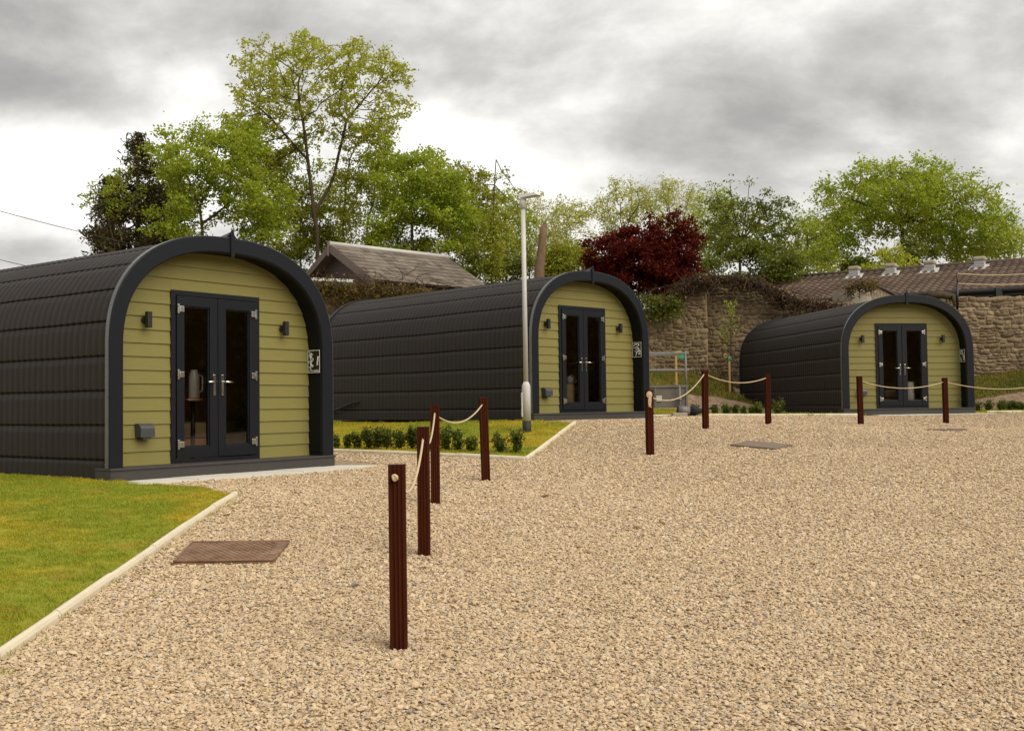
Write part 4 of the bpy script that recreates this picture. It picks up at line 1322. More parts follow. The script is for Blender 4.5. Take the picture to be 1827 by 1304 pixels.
for i, (u, Y, el, lm, lb) in enumerate(specs):
    c = el[0]; r1 = stem(u, Y, [470], [(u, 430)])
    make_tree('feathery_tree', lb, 'tree', r1[0], [r1], el, lm, 20+i, natt=430, step=.42, kill=.62, shell=.25, leaves=14, lsize=.19, spread=.30, leaf_r=.021, rmax=.14, up=.25, aspect=.4,
              inner=900)
# dark upright shrubby tree
r1 = stem(1320, 45, [470], [(1322, 430)]); n1 = len(r1)
rr_ = [r1]+[[n1-1]+pth([(1322+dx*.4, 400), (1322+dx*.8, 360), (1322+dx, vt)], 45+random.uniform(-.6, .6)) for dx, vt in ((-48, 330), (-20, 322), (15, 325), (45, 345), (72, 365))]
make_tree('upright_tree', 'dark green upright tree with several shoots between red maple and round tree', 'tree', r1[0], rr_, [E2(1255, 340, 1345, 480, 45, 2), E2(1320, 350, 1430, 490, 45, 2), E2(1265, 312, 1300, 400, 45, .7), E2(1310, 316, 1345, 400, 45, .7)], 'leaf_dark', 30,
          natt=850, step=.34, kill=.5, shell=.2, leaves=14, lsize=.17, spread=.22, leaf_r=.021, rmax=.15, up=.3)
# large round tree on the right
Y = 58
r1 = stem(1610, Y, [455], [(1610, 420), (1608, 395)]); n1 = len(r1)
rr_ = [r1]+[[n1-1]+pth([(1608+dx*.45, 395-dv*.5), (1608+dx, 395-dv)], Y+dy) for dx, dv, dy in ((-90, 40, 0), (-50, 75, 1), (0, 85, -1), (55, 70, 1), (105, 40, -.5), (150, 5, .5))]
make_tree('round_tree', 'large round spreading tree with layered yellow-green foliage behind the tiled roof', 'tree', r1[0], rr_,
          [E2(1448, 296, 1612, 452, Y, 3.6), E2(1525, 278, 1695, 430, Y, 4), E2(1600, 295, 1760, 450, Y, 4), E2(1650, 355, 1832, 485, Y, 3.4), E2(1425, 380, 1570, 505, Y, 3), E2(1690, 390, 1822, 495, Y-1, 3)], 'leaf_fresh', 31,
          natt=1700, step=.44, infl=5, kill=.62, shell=.45, leaves=15, lsize=.24, spread=.34, leaf_r=.021, rmax=.33, up=.05, inner=4500, clump=.5)
r1 = stem(1590, 50, [490], [(1590, 475)])
make_tree('bright_bush', 'bright yellow-green bush peeping over the tiled roof between two vents', 'bush', r1[0], [r1], [E2(1515, 445, 1625, 520, 50, 1.6), E2(1560, 432, 1650, 500, 50, 1.4)], 'leaf_spring', 32,
          natt=380, step=.32, kill=.45, leaves=14, lsize=.17, spread=.2, leaf_r=.021, rmax=.1)
r1 = stem(1822, 62, [440], [(1824, 420)])
make_tree('bare_tree', 'thin bare twiggy tree at the right edge beyond the round tree', 'tree', r1[0], [r1], [E2(1800, 400, 1870, 480, 62, 1.5)], 'leaf_pale', 33, natt=160, step=.3, kill=.5, leaves=1, lsize=.12, leaf_r=.021, rmax=.1)
# red maple
r1 = stem(1140, 38, [520], [(1142, 500)]); n1 = len(r1)
rr_ = [r1]+[[n1-1]+pth([(1142+dx*.5, 500-dv*.6), (1142+dx, 500-dv)], 38+dy) for dx, dv, dy in ((-75, 30, .3), (-50, 75, -.4), (-10, 90, .5), (35, 85, -.3), (70, 60, .3), (80, 20, -.3))]
make_tree('red_maple', 'dark red maple with a rounded dense crown above the stone wall', 'tree', r1[0], rr_,
          [E2(1022, 408, 1130, 535, 38, 1.3), E2(1035, 398, 1150, 530, 38, 1.5), E2(1080, 388, 1215, 520, 38, 1.7), E2(1150, 385, 1246, 500, 38, 1.3), E2(1130, 440, 1240, 545, 38, 1.6), E2(1055, 445, 1180, 540, 38, 1.5), E2(1150, 400, 1250, 520, 38, 1.4)], 'leaf_red', 34,
          natt=1500, step=.24, infl=2.5, kill=.34, tip=.009, shell=.2, leaves=22, lsize=.15, spread=.17, leaf_r=.015, rmax=.12, up=.1, inner=9000, clump=.2)
# undergrowth behind wall and shed
def bush(name, label, u0, v0, u1, v1, Y, lm, seed, n=5000, ls=.17):
    e = E2(u0, v0, u1, v1, Y); p = at((u0+u1)/2, v1, Y)
    r1 = [(p.x, Y, g1(p.x, Y)-.2), (p.x, Y, (g1(p.x, Y)+e[2])/2), (p.x+.1, Y, e[2])]
    make_tree(name, label, 'bush', r1[0], [r1], [e, (e[0]-e[3]*.5, e[1], e[2]-e[5]*.3, e[3]*.6, e[4]*.7, e[5]*.6), (e[0]+e[3]*.55, e[1], e[2]-e[5]*.25, e[3]*.6, e[4]*.7, e[5]*.6)], lm, seed,
              natt=260, step=.3, kill=.5, leaves=10, lsize=ls, spread=.24, leaf_r=.021, rmax=.08, inner=n)
bush('shrub', 'dark shrub filling the space behind the right end of the slate shed roof', 790, 410, 960, 560, 44, 'leaf_dark', 41)
bush('shrub', 'green shrub between the broken stump and the red maple', 955, 420, 1070, 520, 45, 'leaf_mid', 42)
bush('shrub', 'dark green shrub low behind the wall right of the red maple', 1230, 430, 1440, 530, 43, 'leaf_dark', 43, 6000)
bush('shrub', 'dark shrub low behind the shed gable and the nearest pod', 470, 400, 640, 560, 50, 'leaf_dark', 44, 3500)
bush('shrub', 'olive shrub low behind the nearest pod under the conifer', 250, 395, 430, 520, 46, 'leaf_mid', 45, 3000)
bush('shrub', 'mid green shrub low behind the ridge of the slate shed', 640, 400, 800, 540, 48, 'leaf_mid', 46, 4500)
bush('shrub', 'dark shrub at the foot of the red maple on the wall top', 1125, 470, 1240, 550, 38.6, 'leaf_dark', 48, 4000, .12)
bush('shrub', 'dark green shrub under the round tree behind the tiled roof', 1480, 430, 1790, 540, 56, 'leaf_dark', 47, 4500, .2)

# conifer at the left
def conifer(u, Y, vtop, vbase, half_px, label, seed):
    r = np.random.default_rng(seed)
    p = at(u, vbase, Y); tp = at(u, vtop, Y); g = g1(p.x, Y)
    root = empty('conifer', (p.x, Y, g)); tag(root, label, 'tree')
    Ht = tp.z-g; b = MB()
    b.tube([(0, 0, -.2), (0, 0, Ht*.5), (0, 0, Ht*.97)], [.26, .15, .015], 8)
    LP = []
    Rm = half_px/F*Y
    nb = 150
    for i in range(nb):
        t = r.uniform(.03, 1.0)
        z = Ht*(.22+.78*t)
        ln = Rm*(1-t)**.75*r.uniform(.7, 1.12)+.18
        an = r.uniform(0, 2*PI)
        pts = []
        for k in range(6):
            q = k/5; pts.append(Vector((math.cos(an)*ln*q, math.sin(an)*ln*q, z-ln*.25*math.sin(q*2.4)+ln*.14*q*q)))
        b.tube(pts, [.035, .028, .02, .015, .01, .005], 4, caps=False)
        for k in range(int(26+ln*58)):
            q = r.uniform(.15, 1.02); a = pts[min(4, int(q*5))].lerp(pts[min(5, int(q*5)+1)], q*5-int(q*5)) if q < 1 else pts[5]
            LP.append((a.x+r.normal()*.16, a.y+r.normal()*.16, a.z-abs(r.normal())*.20))
    b.build('trunk', M['bark'], root)
    LV, LF = leaf_quads(np.array(LP), .26, .26, .1, r=r)
    link('crown', np_mesh('crown', LV, LF), M['needle'], root)
conifer(246, 46, 236, 470, 122, 'dark brown-green conifer at the left end of the tree line', 51)
conifer(197, 47.5, 305, 470, 74, 'smaller dark conifer on the outer left side of the bigger one', 52)
r1 = stem(205, 45, [440], [(195, 400), (185, 360)])
make_tree('leafy_tree', 'sparse yellow-green tree with few leaves in front of the conifers', 'tree', r1[0], [r1], [E2(148, 345, 200, 380, 45, .8), E2(180, 285, 250, 400, 45, 1.2)], 'leaf_fresh', 53, natt=150, step=.3, kill=.5, leaves=8, lsize=.17, spread=.18, leaf_r=.021, rmax=.09)

# box shrubs on the lawns
def box_shrub(x, y, h, wd, label, group, seed, mat='leaf_box'):
    r = np.random.default_rng(seed)
    z = g1(x, y)
    root = empty('box_shrub', (x, y, z)); tag(root, label, 'shrub', group)
    b = MB(); P = []
    for k in range(9):
        an = r.uniform(0, 6.3); q = r.uniform(.2, 1)*wd*.42; tz = h*r.uniform(.6, 1.0)
        e = Vector((math.cos(an)*q, math.sin(an)*q, tz)); b.tube([(0, 0, -.02), e*.5+Vector((0, 0, .02)), e], [.008, .006, .003], 4)
        for j in range(75):
            t = r.uniform(.2, 1.05); P.append((e.x*t+r.normal()*wd*.12, e.y*t+r.normal()*wd*.12, max(.02, e.z*t+r.normal()*h*.06)))
    b.build('stem', M['bark'], root)
    LV, LF = leaf_quads(np.array(P), .042, .6, .2, r=r)
    link('foliage', np_mesh('foliage', LV, LF), M[mat], root)
row1 = [599, 620, 638, 659, 673, 691, 713, 735, 752, 775, 797, 818, 843, 894, 921]
place = ['at the foot of the nearest pod', 'second from the nearest pod', 'third from the nearest pod', 'fourth from the nearest pod', 'fifth from the nearest pod', 'left of the front post\'s top', 'above the knotted front post', 'left of the second post',
         'hidden behind the second post', 'hidden behind the third post', 'just right of the third post', 'second right of the third post', 'left of the leaning post', 'right of the leaning post', 'nearest to the lamp post and kerb corner']
for k, u in enumerate(row1):
    t = (u-599)/(921-599); y = 17.05+(15.75-17.05)*t; p = at(u, 800, y)
    box_shrub(p.x, y, random.uniform(.22, .40), random.uniform(.17, .32), 'small green box shrub in the lawn row, '+place[k], 'row of box shrubs on the middle lawn', 60+k)
row2 = [(1240, .30, 'dark low shrub by the tail of the trailer'), (1276, .27, 'just right of the post before the wall'), (1295, .33, 'second right of the post before the wall'), (1312, .28, 'left of the farthest pod\'s rear corner'), (1328, .22, 'sparse shrub at the farthest pod\'s rear corner'), (1343, .27, 'against the farthest pod\'s tiles'), (1354, .34, 'left of the post before the farthest pod'), (1388, .40, 'right of the post, tallest of its row')]
for k, (u, h, lb) in enumerate(row2):
    y = 25.4 if u < 1380 else 25.9; p = at(u, 740, y+.3)
    box_shrub(p.x, y+.3, h, h*.9, 'small yellow-green shrub, '+lb, 'row of shrubs left of the farthest pod', 80+k)
row3 = [1743, 1764, 1786, 1800, 1813, 1824]
for k, u in enumerate(row3):
    y = 28.0; p = at(u, 733, y)
    box_shrub(p.x, y, random.uniform(.26, .34), .32, 'dark box shrub right of the farthest pod, '+['nearest to the pod', 'second from it', 'third from it', 'fourth from it', 'fifth from it', 'sixth from it'][k], 'row of box shrubs right of the farthest pod', 95+k)

# creepers and roots on the wall top
def creeper(label, pts, Y, mat, n, ls, thick, twigs, seed, hang=.3, tw='creeper_dead'):
    r = np.random.default_rng(seed)
    P3 = [at(u, v, Y) for u, v in pts]
    root = empty('creeper', P3[0]); tag(root, label, 'creeper')
    o = np.array(P3[0])
    seg = np.array([(q.x, q.y, q.z) for q in P3]); t = r.uniform(0, len(seg)-1.001, n); i = t.astype(int)
    P = seg[i]+(seg[i+1]-seg[i])*(t-i)[:, None]
    clump = .6+.4*np.sin(t*9)*np.sin(t*23)
    P = P+np.c_[r.normal(size=n)*.1, r.normal(size=n)*.16-.1, r.normal(size=n)*thick*clump-np.abs(r.normal(size=n))*hang]
    LV, LF = leaf_quads(P-o, ls, .5, .2, r=r)
    link('foliage', np_mesh('foliage', LV, LF), M[mat], root)
    b = MB()
    for k in range(twigs):
        t = r.uniform(0, len(seg)-1.2); i = int(t); q = seg[i]+(seg[i+1]-seg[i])*(t-i)-o
        pp = [Vector(q)+Vector((r.normal()*.1, r.normal()*.12-.15, r.normal()*thick))]
        d = Vector((r.normal(), r.normal()*.4-.1, -abs(r.normal())*.5)).normalized()
        for s in range(5):
            d = (d+Vector((r.normal(), r.normal()*.5, r.normal()-.15))*.4).normalized(); pp.append(pp[-1]+d*.13)
        b.tube(pp, [.014, .012, .010, .007, .004, .002], 4, caps=False)
    b.build('twigs', M[tw], root)
creeper('brown and green creeper hanging over the mossy wall behind the nearest pod', [(560, 505), (620, 510), (680, 512), (740, 520), (800, 530)], 33.5, 'creeper_leaf', 5200, .10, .20, 200, 71, .28)
creeper('low green creeper on the wall top between the middle pod and the red maple\'s foot', [(1140, 530), (1180, 535), (1212, 532)], 33.6, 'leaf_dark', 1800, .10, .13, 60, 72)
creeper('matted dead brown roots along the top of the stone wall right of the red maple', [(1205, 522), (1228, 505), (1260, 499), (1310, 496), (1350, 503), (1385, 520), (1405, 533), (1450, 541), (1500, 545)], 33.9, 'creeper_dead', 6500, .085, .095, 420, 73, .13)
creeper('tuft of ivy on the corner of the concrete hut behind the farthest pod', [(1512, 514), (1540, 506), (1560, 503)], 35.5, 'creeper_leaf', 1100, .09, .10, 40, 74, .15)

# sapling and stakes
def stake(u, v, Y, vt, label):
    p = at(u, v, Y); p.z = g1(p.x, p.y); h = at(u, vt, Y).z-p.z
    root = empty('tree_stake', p); tag(root, label, 'stake')
    b = MB(); b.box((-.03, -.03, -.1), (.03, .03, h), .006); b.build('pole', M['stake'], root)
    return root, p, h
st, p, h = stake(1207, 690, 31.0, 630, 'short timber stake with a green tie behind the grey trailer')
b = MB(); b.box((-.02, -.05, h-.20), (.14, -.035, h-.02), .004, M=Matrix.Rotation(.3, 4, 'Y') @ Matrix.Translation((-.2, 0, .04))); b.build('tie', M['tie_green'], st)
b = MB(); b.box((-.02, -.05, h-.0), (.16, -.035, h+.03), .004, M=Matrix.Translation((0, 0, .03))); b.build('strap', M['tie_yellow'], st)
st, p, h = stake(1302, 688, 32.2, 636, 'thin timber stake supporting the young sapling before the stone wall')
b = MB(); b.box((-.05, -.06, h-.10), (.06, -.035, h-.02), .004); b.build('tie', M['tie_green'], st)
b = MB(); b.tube([Vector((-.12+.05*math.cos(k*.6), -.05, h+.02+.05*math.sin(k*.6))) for k in range(11)], .012, 6); b.build('strap', M['tie_yellow'], st)
r = np.random.default_rng(5)
p2 = p+Vector((.10, .05, 0)); q = [at(1304, v, 32.3) for v in (660, 630, 600, 570, 545)]
root = empty('sapling', p2); tag(root, 'young sapling with thin pale green leaves tied to a stake before the wall', 'tree')
b = MB(); b.tube([(0, 0, -.05)]+[tuple(k-p2) for k in q], [.02, .018, .016, .013, .010, .006], 6)
LP = []
for k in range(22):
    z = r.uniform(.45, 1.0); a = Vector((0, 0, 0)).lerp(q[-1]-p2, z); an = r.uniform(0, 6.3); ln = .42*(1.15-z)+.12
    e = a+Vector((math.cos(an)*ln, math.sin(an)*ln, ln*.9)); b.tube([a, e], [.006, .003], 4)
    for j in range(11): LP.append(np.array(a.lerp(e, r.uniform(.3, 1.1)))+r.normal(size=3)*.05)
b.build('trunk', M['bark'], root)
LV, LF = leaf_quads(np.array(LP), .075, .55, .3, r=r); link('crown', np_mesh('crown', LV, LF), M['leaf_fresh'], root)

# ------------------------------------------------------------------ slate shed behind the wall
ap = at(597, 437, 38.0); ax = Vector((.72, .69, 0)).normalized(); gx_ = Vector((.69, -.72, 0)).normalized()
shed = empty('shed', (ap.x, ap.y, g1(ap.x, ap.y)), 0); tag(shed, 'old shed with mossy slate roof, pale ridge and dark boarded gable behind the wall', 'shed')
o3 = Vector(shed.location)
def sp(a, g, z): return ap + ax*a + gx_*g + Vector((0, 0, z)) - o3     # along ridge, across, relative to the apex
wv, drop = 2.60, 1.50
LEN = 5.25
b = MB(); rd = random.Random(9)
for sd in (1, -1):
    nrow = 9
    sl = math.hypot(wv, drop); nrm = (gx_*sd*drop+Vector((0, 0, wv))).normalized()
    for k in range(nrow):
        t0, t1 = k/nrow, min(1.0, (k+1)/nrow+.02)
        a = -.22-(.15 if k % 2 else 0)
        while a < LEN:
            w = rd.uniform(.26, .34); a0, a1 = max(a, -.22), min(a+w-.012, LEN)
            if a1-a0 > .03:
                lift = .018+rd.uniform(0, .012); tl = t1+rd.uniform(-.006, .006)
                p = [sp(a0, sd*wv*t0, -drop*t0), sp(a1, sd*wv*t0, -drop*t0), sp(a1, sd*wv*tl, -drop*tl)+nrm*lift, sp(a0, sd*wv*tl, -drop*tl)+nrm*lift]
                u = [v-nrm*.02 for v in p]
                b.add(p+u, [(0, 1, 2, 3) if sd < 0 else (3, 2, 1, 0), (2, 3, 7, 6), (0, 3, 7, 4), (1, 2, 6, 5)])
            a += w
    b.add([sp(-.2, 0, -.05), sp(LEN-.02, 0, -.05), sp(LEN-.02, sd*wv*.99, -drop*.99-.05), sp(-.2, sd*wv*.99, -drop*.99-.05)], [(0, 1, 2, 3)])
b.build('roof', M['slate'], shed)
b = MB(); b.tube([sp(-.24, 0, .02), sp(LEN+.02, 0, .02)], .085, 10); b.build('ridge', M['lead'], shed)
b = MB()
for sd in (1, -1):
    A0, A1 = sp(-.25, 0, -.02), sp(-.25, sd*wv*1.03, -drop*1.03-.02)
    b.add([A0, A1, A1-Vector((0, 0, .24)), A0-Vector((0, 0, .26))]+[v+ax*.03 for v in (A0, A1, A1-Vector((0, 0, .24)), A0-Vector((0, 0, .26)))], [(0, 1, 2, 3), (7, 6, 5, 4), (0, 4, 5, 1), (1, 5, 6, 2), (2, 6, 7, 3)])
b.box((-.03, -.03, -.42), (.03, .03, .1), M=Matrix.Translation(sp(-.27, 0, 0)))
b.build('verge_board', M['verge'], shed)
b = MB(); zz = -.1
hb = 3.6
while zz > -hb:
    half = min(wv*.86, wv*(-zz-.0)/drop*.86)
    b.add([sp(.28, -half, zz-.16), sp(.28, half, zz-.16), sp(.30, half, zz), sp(.30, -half, zz), sp(.31, -half, zz-.16), sp(.31, half, zz-.16)], [(0, 1, 2, 3), (0, 4, 5, 1)])
    zz -= .155
b.build('gable_wall', M['shed_board'], shed)
b = MB()
for sd in (1, -1):
    b.add([sp(.3, sd*wv*.86, -drop*.84), sp(LEN-.2, sd*wv*.86, -drop*.84), sp(LEN-.2, sd*wv*.86, -hb), sp(.3, sd*wv*.86, -hb)], [(0, 1, 2, 3)])
b.build('side_wall', M['shed_board'], shed)
# low pale lean-to roof slab at its left foot
b = MB(); q = at(586, 503, 36.0); b.box((-1.2, -.5, -.05), (.75, 1.3, .06), .02, M=Matrix.Translation(q) @ Matrix.Rotation(.5, 4, 'Z')); b.box((-1.0, -.4, -3.2), (.6, 1.1, -.05), M=Matrix.Translation(q) @ Matrix.Rotation(.5, 4, 'Z'))
tag(b.build('lean_to', M['lead']), 'low pale flat roofed lean-to at the left foot of the slate shed', 'lean-to')

# ------------------------------------------------------------------ long building with pantiled roof
E0 = Vector((16.5, 34.75, 3.60)); ev = Vector((-.85, .53, 0)).normalized(); nv = Vector((.53, .85, 0)).normalized()
run, rise = 4.5, 1.36
bld = empty('long_building', (E0.x, E0.y, g1(E0.x, E0.y))); tag(bld, 'long low building with brown pantile roof and roof vents beyond the wall', 'building')
ob = Vector(bld.location)
def bp(s, w, h=0.0): return E0+ev*s+nv*(run*w)+Vector((0, 0, rise*w+h))-ob
s0, s1 = -9.0, 9.6
per, nrow = .27, 13
ts = np.arange(s0, s1, per/6); wave = np.abs(np.sin(PI*(ts-s0)/per))
nrm = Vector((-nv.x*rise, -nv.y*rise, run)).normalized()
V, Fc, base = [], [], 0
for k in range(nrow):
    w0, w1 = k/nrow, (k+1)/nrow+.012
    rows = [(w0+.002, -.02, 0), (w0, .045, 1), ((w0+w1)/2, .03, 1), (w1, .012, 1)]
    for (w, out, wv_) in rows:
        c0 = np.array(E0-ob)[None]+np.array(ev)[None]*ts[:, None]+np.array(nv)[None]*(run*w)+np.array([[0, 0, rise*w]])
        V.append(c0+np.array(nrm)[None]*(out+wv_*.045*wave)[:, None])
    ii = base+np.arange(4*len(ts)).reshape(4, len(ts)); base += 4*len(ts)
    Fc.append(np.stack([ii[:-1, :-1], ii[1:, :-1], ii[1:, 1:], ii[:-1, 1:]], -1).reshape(-1, 4))
link('roof', np_mesh('roof', np.concatenate(V), np.concatenate(Fc)), M['pantile'], bld)
b = MB(); b.add([bp(s0, 1), bp(s1, 1), bp(s1, 1)+nv*run-Vector((0, 0, rise)), bp(s0, 1)+nv*run-Vector((0, 0, rise))], [(0, 1, 2, 3)]); b.build('rear_roof', M['pantile'], bld)
b = MB(); b.tube([bp(s0, 1, .04), bp(s1, 1, .04)], .10, 8); b.build('ridge', M['pantile'], bld)
b = MB(); b.tube([bp(s0, -.015, -.05), bp(3.6, -.015, -.05)], .085, 10); b.box((-9, -.02, -.26), (3.6*-1, 0, 0)) if False else None
q0, q1 = bp(s0, .0, -.02), bp(3.6, .0, -.02)
b.add([q0, q1, q1-Vector((0, 0, .22)), q0-Vector((0, 0, .22)), q0+nv*.03, q1+nv*.03, q1+nv*.03-Vector((0, 0, .22)), q0+nv*.03-Vector((0, 0, .22))], [(0, 1, 2, 3), (4, 7, 6, 5), (2, 3, 7, 6), (1, 2, 6, 5)])
q = bp(.62, -.02, -.06); b.box((-.11, -.11, -.26), (.11, .05, .10), .01, M=Matrix.Translation(q))
b.build('gutter', M['gutter'], bld)
b = MB(); b.add([bp(s0, .06, -.1), bp(s1, .06, -.1), bp(s1, .06, -4.2), bp(s0, .06, -4.2), bp(s1, 1, -.1), bp(s1, 1, -5.6)], [(0, 1, 2, 3), (1, 4, 5, 2)]); b.build('wall', M['block'], bld)
def solve_s(u, w):
    best = min((abs(at(u, 500, 1.0).x - (bp(s, w)+ob).x/(bp(s, w)+ob).y), s) for s in np.arange(-8, 9.5, .02)); return best[1]
for u in (1525, 1590, 1660, 1749):
    s = solve_s(u, .84); base_p = bp(s, .84)
    vt = MB(); Mv = Matrix.Translation(base_p) @ Matrix.Rotation(math.atan2(ev.y, ev.x)+PI, 4, 'Z')
    vt.box((-.17, -.17, -.12), (.17, .17, .26), .01, M=Mv)
    vo = vt.build('roof_vent', M['louvre'], bld)
    vt = MB()
    for k in range(4): vt.box((-.175, -.185, .03+.055*k), (.175, -.165, .05+.055*k), M=Mv)
    vt.build('louvre', M['lead'], vo)
    vt = MB(); vt.box((-.215, -.215, .26), (.215, .215, .42), .075, M=Mv); vt.build('cap', M['cap'], vo)
    vt = MB(); vt.add([Mv @ Vector(v) for v in [(-.36, -.42, -.075), (.36, -.42, -.075), (.30, .2, .16), (-.30, .2, .16)]], [(0, 1, 2, 3)]); vt.build('flashing', M['lead'], vo)

# concrete hut with boarded side
q = at(1555, 545, 36.2)
hut = empty('hut', (q.x, q.y, g1(q.x, q.y)), .25); tag(hut, 'small concrete hut with sloping top and boarded side behind the farthest pod', 'hut')
zt = at(1555, 506, 36.2).z-hut.location.z
b = MB(); b.add([(-.75, 0, -.1), (.0, 0, -.1), (.0, 0, zt), (-.75, 0, zt-.12), (-.75, 1.2, -.1), (0, 1.2, -.1), (0, 1.2, zt), (-.75, 1.2, zt-.12)], [(0, 1, 2, 3), (3, 2, 6, 7), (0, 3, 7, 4), (1, 5, 6, 2)]); b.build('wall', M['block'], hut)
b = MB()
for k in range(8): b.add([(.0+.12*k, .02, -.1), (.112+.12*k, .02, -.1), (.112+.12*k, .02, zt-.04-.055*k), (.12*k, .02, zt-.0-.055*k)], [(0, 1, 2, 3)])
b.build('board_panel', M['plank'], hut)
b = MB(); b.add([(-.02, -.06, zt+.02), (1.05, -.06, zt-.44), (1.05, 1.2, zt-.44), (-.02, 1.2, zt+.02), (-.02, -.06, zt+.07), (1.05, -.06, zt-.39), (1.05, 1.2, zt-.39), (-.02, 1.2, zt+.07)], [(0, 3, 2, 1), (4, 5, 6, 7), (0, 1, 5, 4), (1, 2, 6, 5), (3, 0, 4, 7)]); b.build('roof', M['shed_board'], hut)
# old log lying on the wall beside the gutter
b = MB(); b.tube([tuple(at(1655, 528, 33.95)), tuple(at(1680, 526, 33.95)), tuple(at(1703, 530, 33.95))], [.10, .12, .11], 9); b.tube([tuple(at(1701, 527, 33.8)), tuple(at(1703, 545, 33.8))], [.05, .04], 7)
tag(b.build('log', M['bark']), 'brown timber log lying on the wall top above the farthest pod', 'log')
# dark post and ropes on the wall top
pa, pb = at(1708, 552, 33.9), at(1708, 506, 33.9); ra, rb = at(1888, 530, 33.9), at(1888, 478, 33.9)
b = MB(); b.tube([pa, pb], .045, 8); b.tube([pb-Vector((0, 0, .05)), pb+Vector((0, 0, .35))], .02, 6); tag(b.build('rail_post', M['gutter']), 'black rail post on the wall top where the black gutter starts', 'post')
b = MB(); b.tube([ra, rb], .045, 8); tag(b.build('rail_post', M['gutter']), 'black rail post on the wall top beyond the picture edge', 'post')
for (v0, v1, sg, nm) in ((488, 482, .10, 'upper pale rope swinging across the pantile roof at the right'), (506, 503, .06, 'lower pale rope swinging across the pantile roof at the right')):
    rope(None, None, 0, 0, sg, nm, e0=at(1708, v0, 33.9), e1=at(1888, v1, 33.9), r=.016)

# overhead cables
for (a, c, Y0, Y1, lb) in (((-60, 360), (330, 455), 40, 44, 'upper thin black overhead cable running to the conifers'), ((-60, 447), (150, 492), 40, 42, 'lower thin black overhead cable just above the nearest pod roof')):
    A, B = at(*a, Y0), at(*c, Y1); b = MB()
    b.tube([A.lerp(B, t/10)-Vector((0, 0, .10*4*(t/10)*(1-t/10))) for t in range(11)], .013, 5); tag(b.build('cable', M['cable']), lb, 'cable')

# ------------------------------------------------------------------ trailer behind the middle pod
tx = at(1220, 740, 25.8); tg = g1(tx.x, 25.8)
tr = empty('trailer', (tx.x, 25.8, tg)); tag(tr, 'grey utility trailer with ladder rack parked beside the middle pod', 'trailer')
zb, zt = .22, .74
b = MB()
b.box((-2.5, -.6, zb), (-.02, -.57, zt), .006); b.box((-2.5, .57, zb), (-.02, .6, zt), .006); b.box((-.05, -.57, zb), (-.02, .57, zt), .006); b.box((-2.5, -.57, zb), (-2.47, .57, zt), .006); b.box((-2.47, -.57, zb), (-.05, .57, zb+.03))
for x in (-2.5, -1.7, -.85, -.05): b.box((x, -.625, zb), (x+.05, -.601, zt), .004)
b.box((-2.52, -.63, zt-.03), (0.02, -.56, zt+.03), .008); b.box((-2.52, .56, zt-.03), (.02, .63, zt+.03), .008); b.box((-.06, -.56, zt-.03), (.02, .56, zt+.03), .008)
b.build('body', M['trailer'], tr)
b = MB(); b.box((-.80, -.637, .38), (-.66, -.627, .52)); b.build('plate', M['lead'], tr)
b = MB()
for x in (-.03, -2.4):
    for y in ((-.58,) if x > -1 else (-.58, .58)): b.tube([(x, y, zt-.3), (x, y, 1.62)], .028, 8)
for z in (1.16, 1.58):
    b.tube([(-2.6, -.58, z+.01), (.05, -.58, z-.02)], .026, 8); b.tube([(-2.6, .58, z), (.05, .58, z)], .026, 8)
b.build('ladder_rack', M['trailer_tube'], tr)
for (x, y) in ((-1.15, -.68), (-1.15, .68)):
    b = MB(); b.tube([(x, y-.07, .05), (x, y+.07, .05)], .27, 22); wh = b.build('wheel', M['rubber'], tr)
    b = MB(); b.tube([(x, y-.078, .05), (x, y+.078, .05)], .15, 18); b.build('rim', M['galv'], wh)
b = MB(); b.tube([(-.05, -.35, .19), (.55, 0, .19)], .035, 8); b.tube([(-.05, .35, .19), (.55, 0, .19)], .035, 8); b.tube([(.5, 0, .2), (.75, 0, .2)], [.05, .04], 8); b.build('drawbar', M['trailer_tube'], tr)
b = MB(); b.tube([(-.22, -.72, .02), (-.22, -.72, .72)], .03, 8); b.tube([(-.22, -.72, .40), (-.22, -.72, .44)], .06, 10); b.tube([(-.22, -.72, .68), (-.22, -.72, .74), (-.40, -.72, .82)], .014, 6); b.tube([(-.2, -.7, .40), (.02, -.66, .62)], .02, 6); b.build('jockey_wheel', M['trailer_tube'], tr)
b = MB(); b.tube([(-.28, -.72, .16), (.02, -.70, .13)], [.12, .11], 14); b.build('tank', M['trailer_tube'], tr)
b = MB(); b.tube([(.02, -.70, .13), (.18, -.70, .15), (.30, -.7, .12)], [.10, .13, .06], 12); b.tube([(.25, -.7, .13), (.52, -.66, .10)], [.06, .03], 8); b.build('hitch_cover', M['rubber'], tr)
tr.scale = (.92, 1, .95)
b = MB(); q = at(1213, 742, 24.9); b.box((-.18, -.12, -.05), (.16, .12, .09), .02, M=Matrix.Translation((q.x, 24.9, g1(q.x, 24.9)))); tag(b.build('concrete_block', M['block']), 'pale concrete block on the ground under the trailer hitch', 'block')

